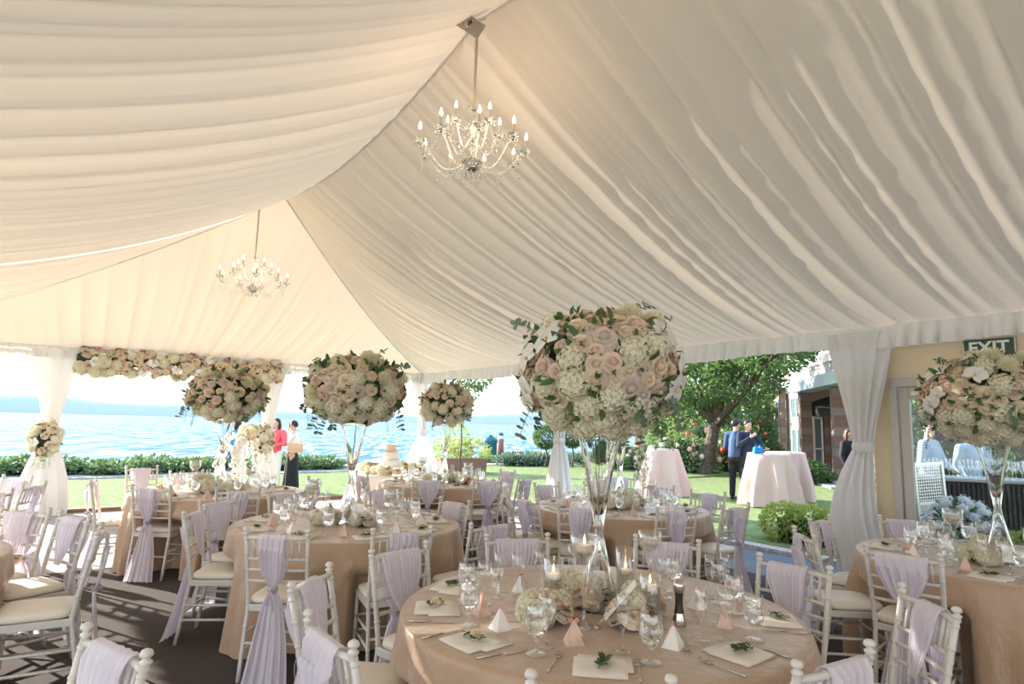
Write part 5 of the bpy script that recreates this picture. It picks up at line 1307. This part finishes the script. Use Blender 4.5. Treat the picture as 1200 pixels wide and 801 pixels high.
    if longhair:
        g.ell(hd+Rb@(V((0,-.06,-.06))*k), (.085*k,.05*k,.14*k), 14, 10, Rb)
        for s_ in (-1,1): g.ell(hd+Rb@(V((s_*.078,-.01,-.06))*k), (.02*k,.04*k,.12*k), 10, 8, Rb)
    hr = g.build('hair', M[hair], o)
    return o
def at(px, z, Y): k = (px-600)/FPX; return V((k*Y, Y, z))
bs = G(864, 585, .09)
person('man in a navy shirt seen from behind, leaning an arm on the blush cocktail table', V((bs.x, bs.y, .085)), -.75, 1.76, 'navy', 'darkcloth', 'hair',
   dict(er=(.36,.16,1.22), wr=(.46,.42,1.13), el=(-.25,.04,1.14), wl=(-.12,.28,1.14), look=(.5,.8,-.05), kr=(.13,.06,.49), ar=(.17,-.06,.09), pel=(-.02,-.04,.93)))
person('man in a dark navy sweater facing the camera behind the cocktail table', at(876,.09,13.9), PI+.1, 1.74, 'navy2', 'darkcloth', 'hair',
   dict(el=(-.27,.08,1.16), wl=(-.12,.30,1.15), er=(.26,.1,1.18), wr=(.04,.20,1.36), look=(-.15,1,-.15)))
o = thing('blue_clutch', 'bright blue bag on the edge of the cocktail table beside the men', 'bag', V((5.12,13.0,1.142)), .3)
bevel(MB().box((0,0,.065), (.24,.10,.13), taper=.8).build('bag_body', M['bluecloth'], o, False), .02, 3); MB().tube([(-.07,0,.12),(-.05,0,.17),(.05,0,.17),(.07,0,.12)], .006, 6).build('handle', M['bluecloth'], o)
person('woman in a coral red top and white trousers beside the flower tied post', at(330,-.09,14.9), PI-.2, 1.70, 'coral', 'whitecot', 'hair', dict(el=(-.27,.05,1.15), wl=(-.12,.24,1.10), er=(.26,.08,1.16), wr=(.12,.28,1.05), look=(.2,1,-.05)), longhair=True)
wm = person('woman in a cream off shoulder top and long black skirt, talking on a phone', at(350,-.09,15.1), PI/2+.25, 1.66, 'creamcot', 'darkcloth', 'hair', dict(el=(-.26,.16,1.16), wl=(-.12,.13,1.47), er=(.23,.05,1.14), wr=(.16,.26,1.12), look=(.1,1,-.05)), skirt=(1.0,.06,.15,.24), bare=True, longhair=False)
bevel(MB().box((-.085,.10,1.56), (.012,.02,.13)).build('phone', M['phone'], None, False), .003)
ph = [o_ for o_ in C.objects if o_.name == 'phone'][0]; ph.location = wm.location; ph.rotation_euler = wm.rotation_euler; tag(ph, 'black phone held to the ear of the woman in the black skirt', 'phone')
hb_ = thing('handbag', 'tan leather handbag hanging at the hip of the woman in black skirt', 'handbag', at(353,.0,14.86)+V((0,0,.82)), .1)
bevel(MB().box((0,0,.11), (.34,.10,.22)).build('bag_body', M['tanleather'], hb_, False), .015); bevel(MB().box((0,-.055,.15), (.34,.012,.13)).build('flap', M['tanleather'], hb_, False), .004)
MB().tube([(-.14,0,.2),(-.10,.04,.48),(0,.08,.62),(.10,.04,.48),(.14,0,.2)], .006, 6).build('strap', M['tanleather'], hb_)
person('person in a bright blue top and dark trousers half hidden by the orchids', at(284,-.09,14.9), PI/2, 1.66, 'bluecloth', 'navy', 'hair', dict(), longhair=True)
person('woman with auburn hair in a black top, half hidden by the large knotted drape', at(993,.09,13.0), PI+.5, 1.60, 'darkcloth', 'darkcloth', 'hair_red', dict(look=(.1,1,-.1)), longhair=True)
person('server in a pale blue shirt seen through the glass door, looking left', at(1086,.08,9.3), PI+.6, 1.72, 'paleblue', 'darkcloth', 'hair', dict(look=(.5,.8,.05), el=(-.25,.08,1.15), wl=(-.1,.25,1.05)))
person('server in a pale shirt seen through the glass door, behind the flowers', at(1133,.08,9.4), PI+.2, 1.66, 'paleblue', 'darkcloth', 'hair', dict(el=(-.25,.08,1.15), wl=(-.1,.25,1.05)))

# things seen through the door
wb = thing('wicker_bar', 'dark wicker bar counter seen through the glass door', 'bar', at(1139,.075,7.6), -.35)
mb = MB(); mb.box((0,0,.50), (1.25,.5,1.0)); 
for i in range(26): mb.box((-.60+.048*i,-.262,.5), (.026,.024,.96))
mb.build('counter', M['wicker'], wb, False); bevel(MB().box((0,0,1.02), (1.35,.58,.04)).build('counter_top', M['metal_grey'], wb, False), .005)
for i in range(12):
    for j in range(2):
        q = wb.matrix_basis @ V((-.5+.09*i, -.15+.18*j, 1.042)); tag(link('bar_glass', WIN if (i+j) % 2 else FLU, None, q), 'clear stemmed glass lined up on the wicker bar behind the door', 'glass', 'glasses on the wicker bar')
pp = thing('folding_panel', 'tilted aluminium panel with perforated top behind the glass door', 'metal panel', at(1089,.075,7.0), .25)
mb = MB(); R = Matrix.Rotation(.06, 3, 'Y')
for sx in (-.19,.19): mb.box((sx,0,.62), (.03,.03,1.24))
for z in (.04,.80,1.22): mb.box((0,0,z), (.38,.03,.03))
mb.build('frame', M['alu'], pp, False)
mb = MB(); 
for i in range(12):
    mb.box((-.17+.031*i,0,1.01), (.008,.008,.40))
    mb.box((0,0,.83+.033*i), (.36,.007,.008))
mb.build('perforated_sheet', M['alu'], pp, False); MB().box((0,0,.42), (.35,.01,.74)).build('sheet', M['metal_grey'], pp, False)
pp.rotation_euler = (0,-.06,.25)

# ------------------------------------------------------------------ light
W = bpy.data.worlds.new('World'); bpy.context.scene.world = W; W.use_nodes = True; N = W.node_tree.nodes; Lk = W.node_tree.links
bg = N['Background']; tc = N.new('ShaderNodeTexCoord'); sx = N.new('ShaderNodeSeparateXYZ'); rp = N.new('ShaderNodeValToRGB')
rp.color_ramp.elements[0].position = 0; rp.color_ramp.elements[0].color = (1, 1, 1, 1)
rp.color_ramp.elements[1].position = .75; rp.color_ramp.elements[1].color = (.42, .62, .95, 1)
e = rp.color_ramp.elements.new(.18); e.color = (.90, .95, 1, 1)
Lk.new(tc.outputs['Generated'], sx.inputs[0]); Lk.new(sx.outputs['Z'], rp.inputs[0]); Lk.new(rp.outputs[0], bg.inputs[0]); bg.inputs[1].default_value = 1.7
sun = bpy.data.lights.new('sun', 'SUN'); sun.energy = 12; sun.angle = .009; sun.color = (1, .93, .82); so_ = bpy.data.objects.new('sun', sun); C.objects.link(so_)
EL = math.radians(19); dvec = V((.87,-.49,0)).normalized()*math.cos(EL)+V((0,0,-math.sin(EL)))
so_.rotation_euler = dvec.to_track_quat('-Z', 'Y').to_euler()
sc = bpy.context.scene
sc.view_settings.view_transform = 'Standard'; sc.view_settings.look = 'None'; sc.view_settings.gamma = 1; sc.view_settings.exposure = .7; sc.view_settings.use_curve_mapping = False
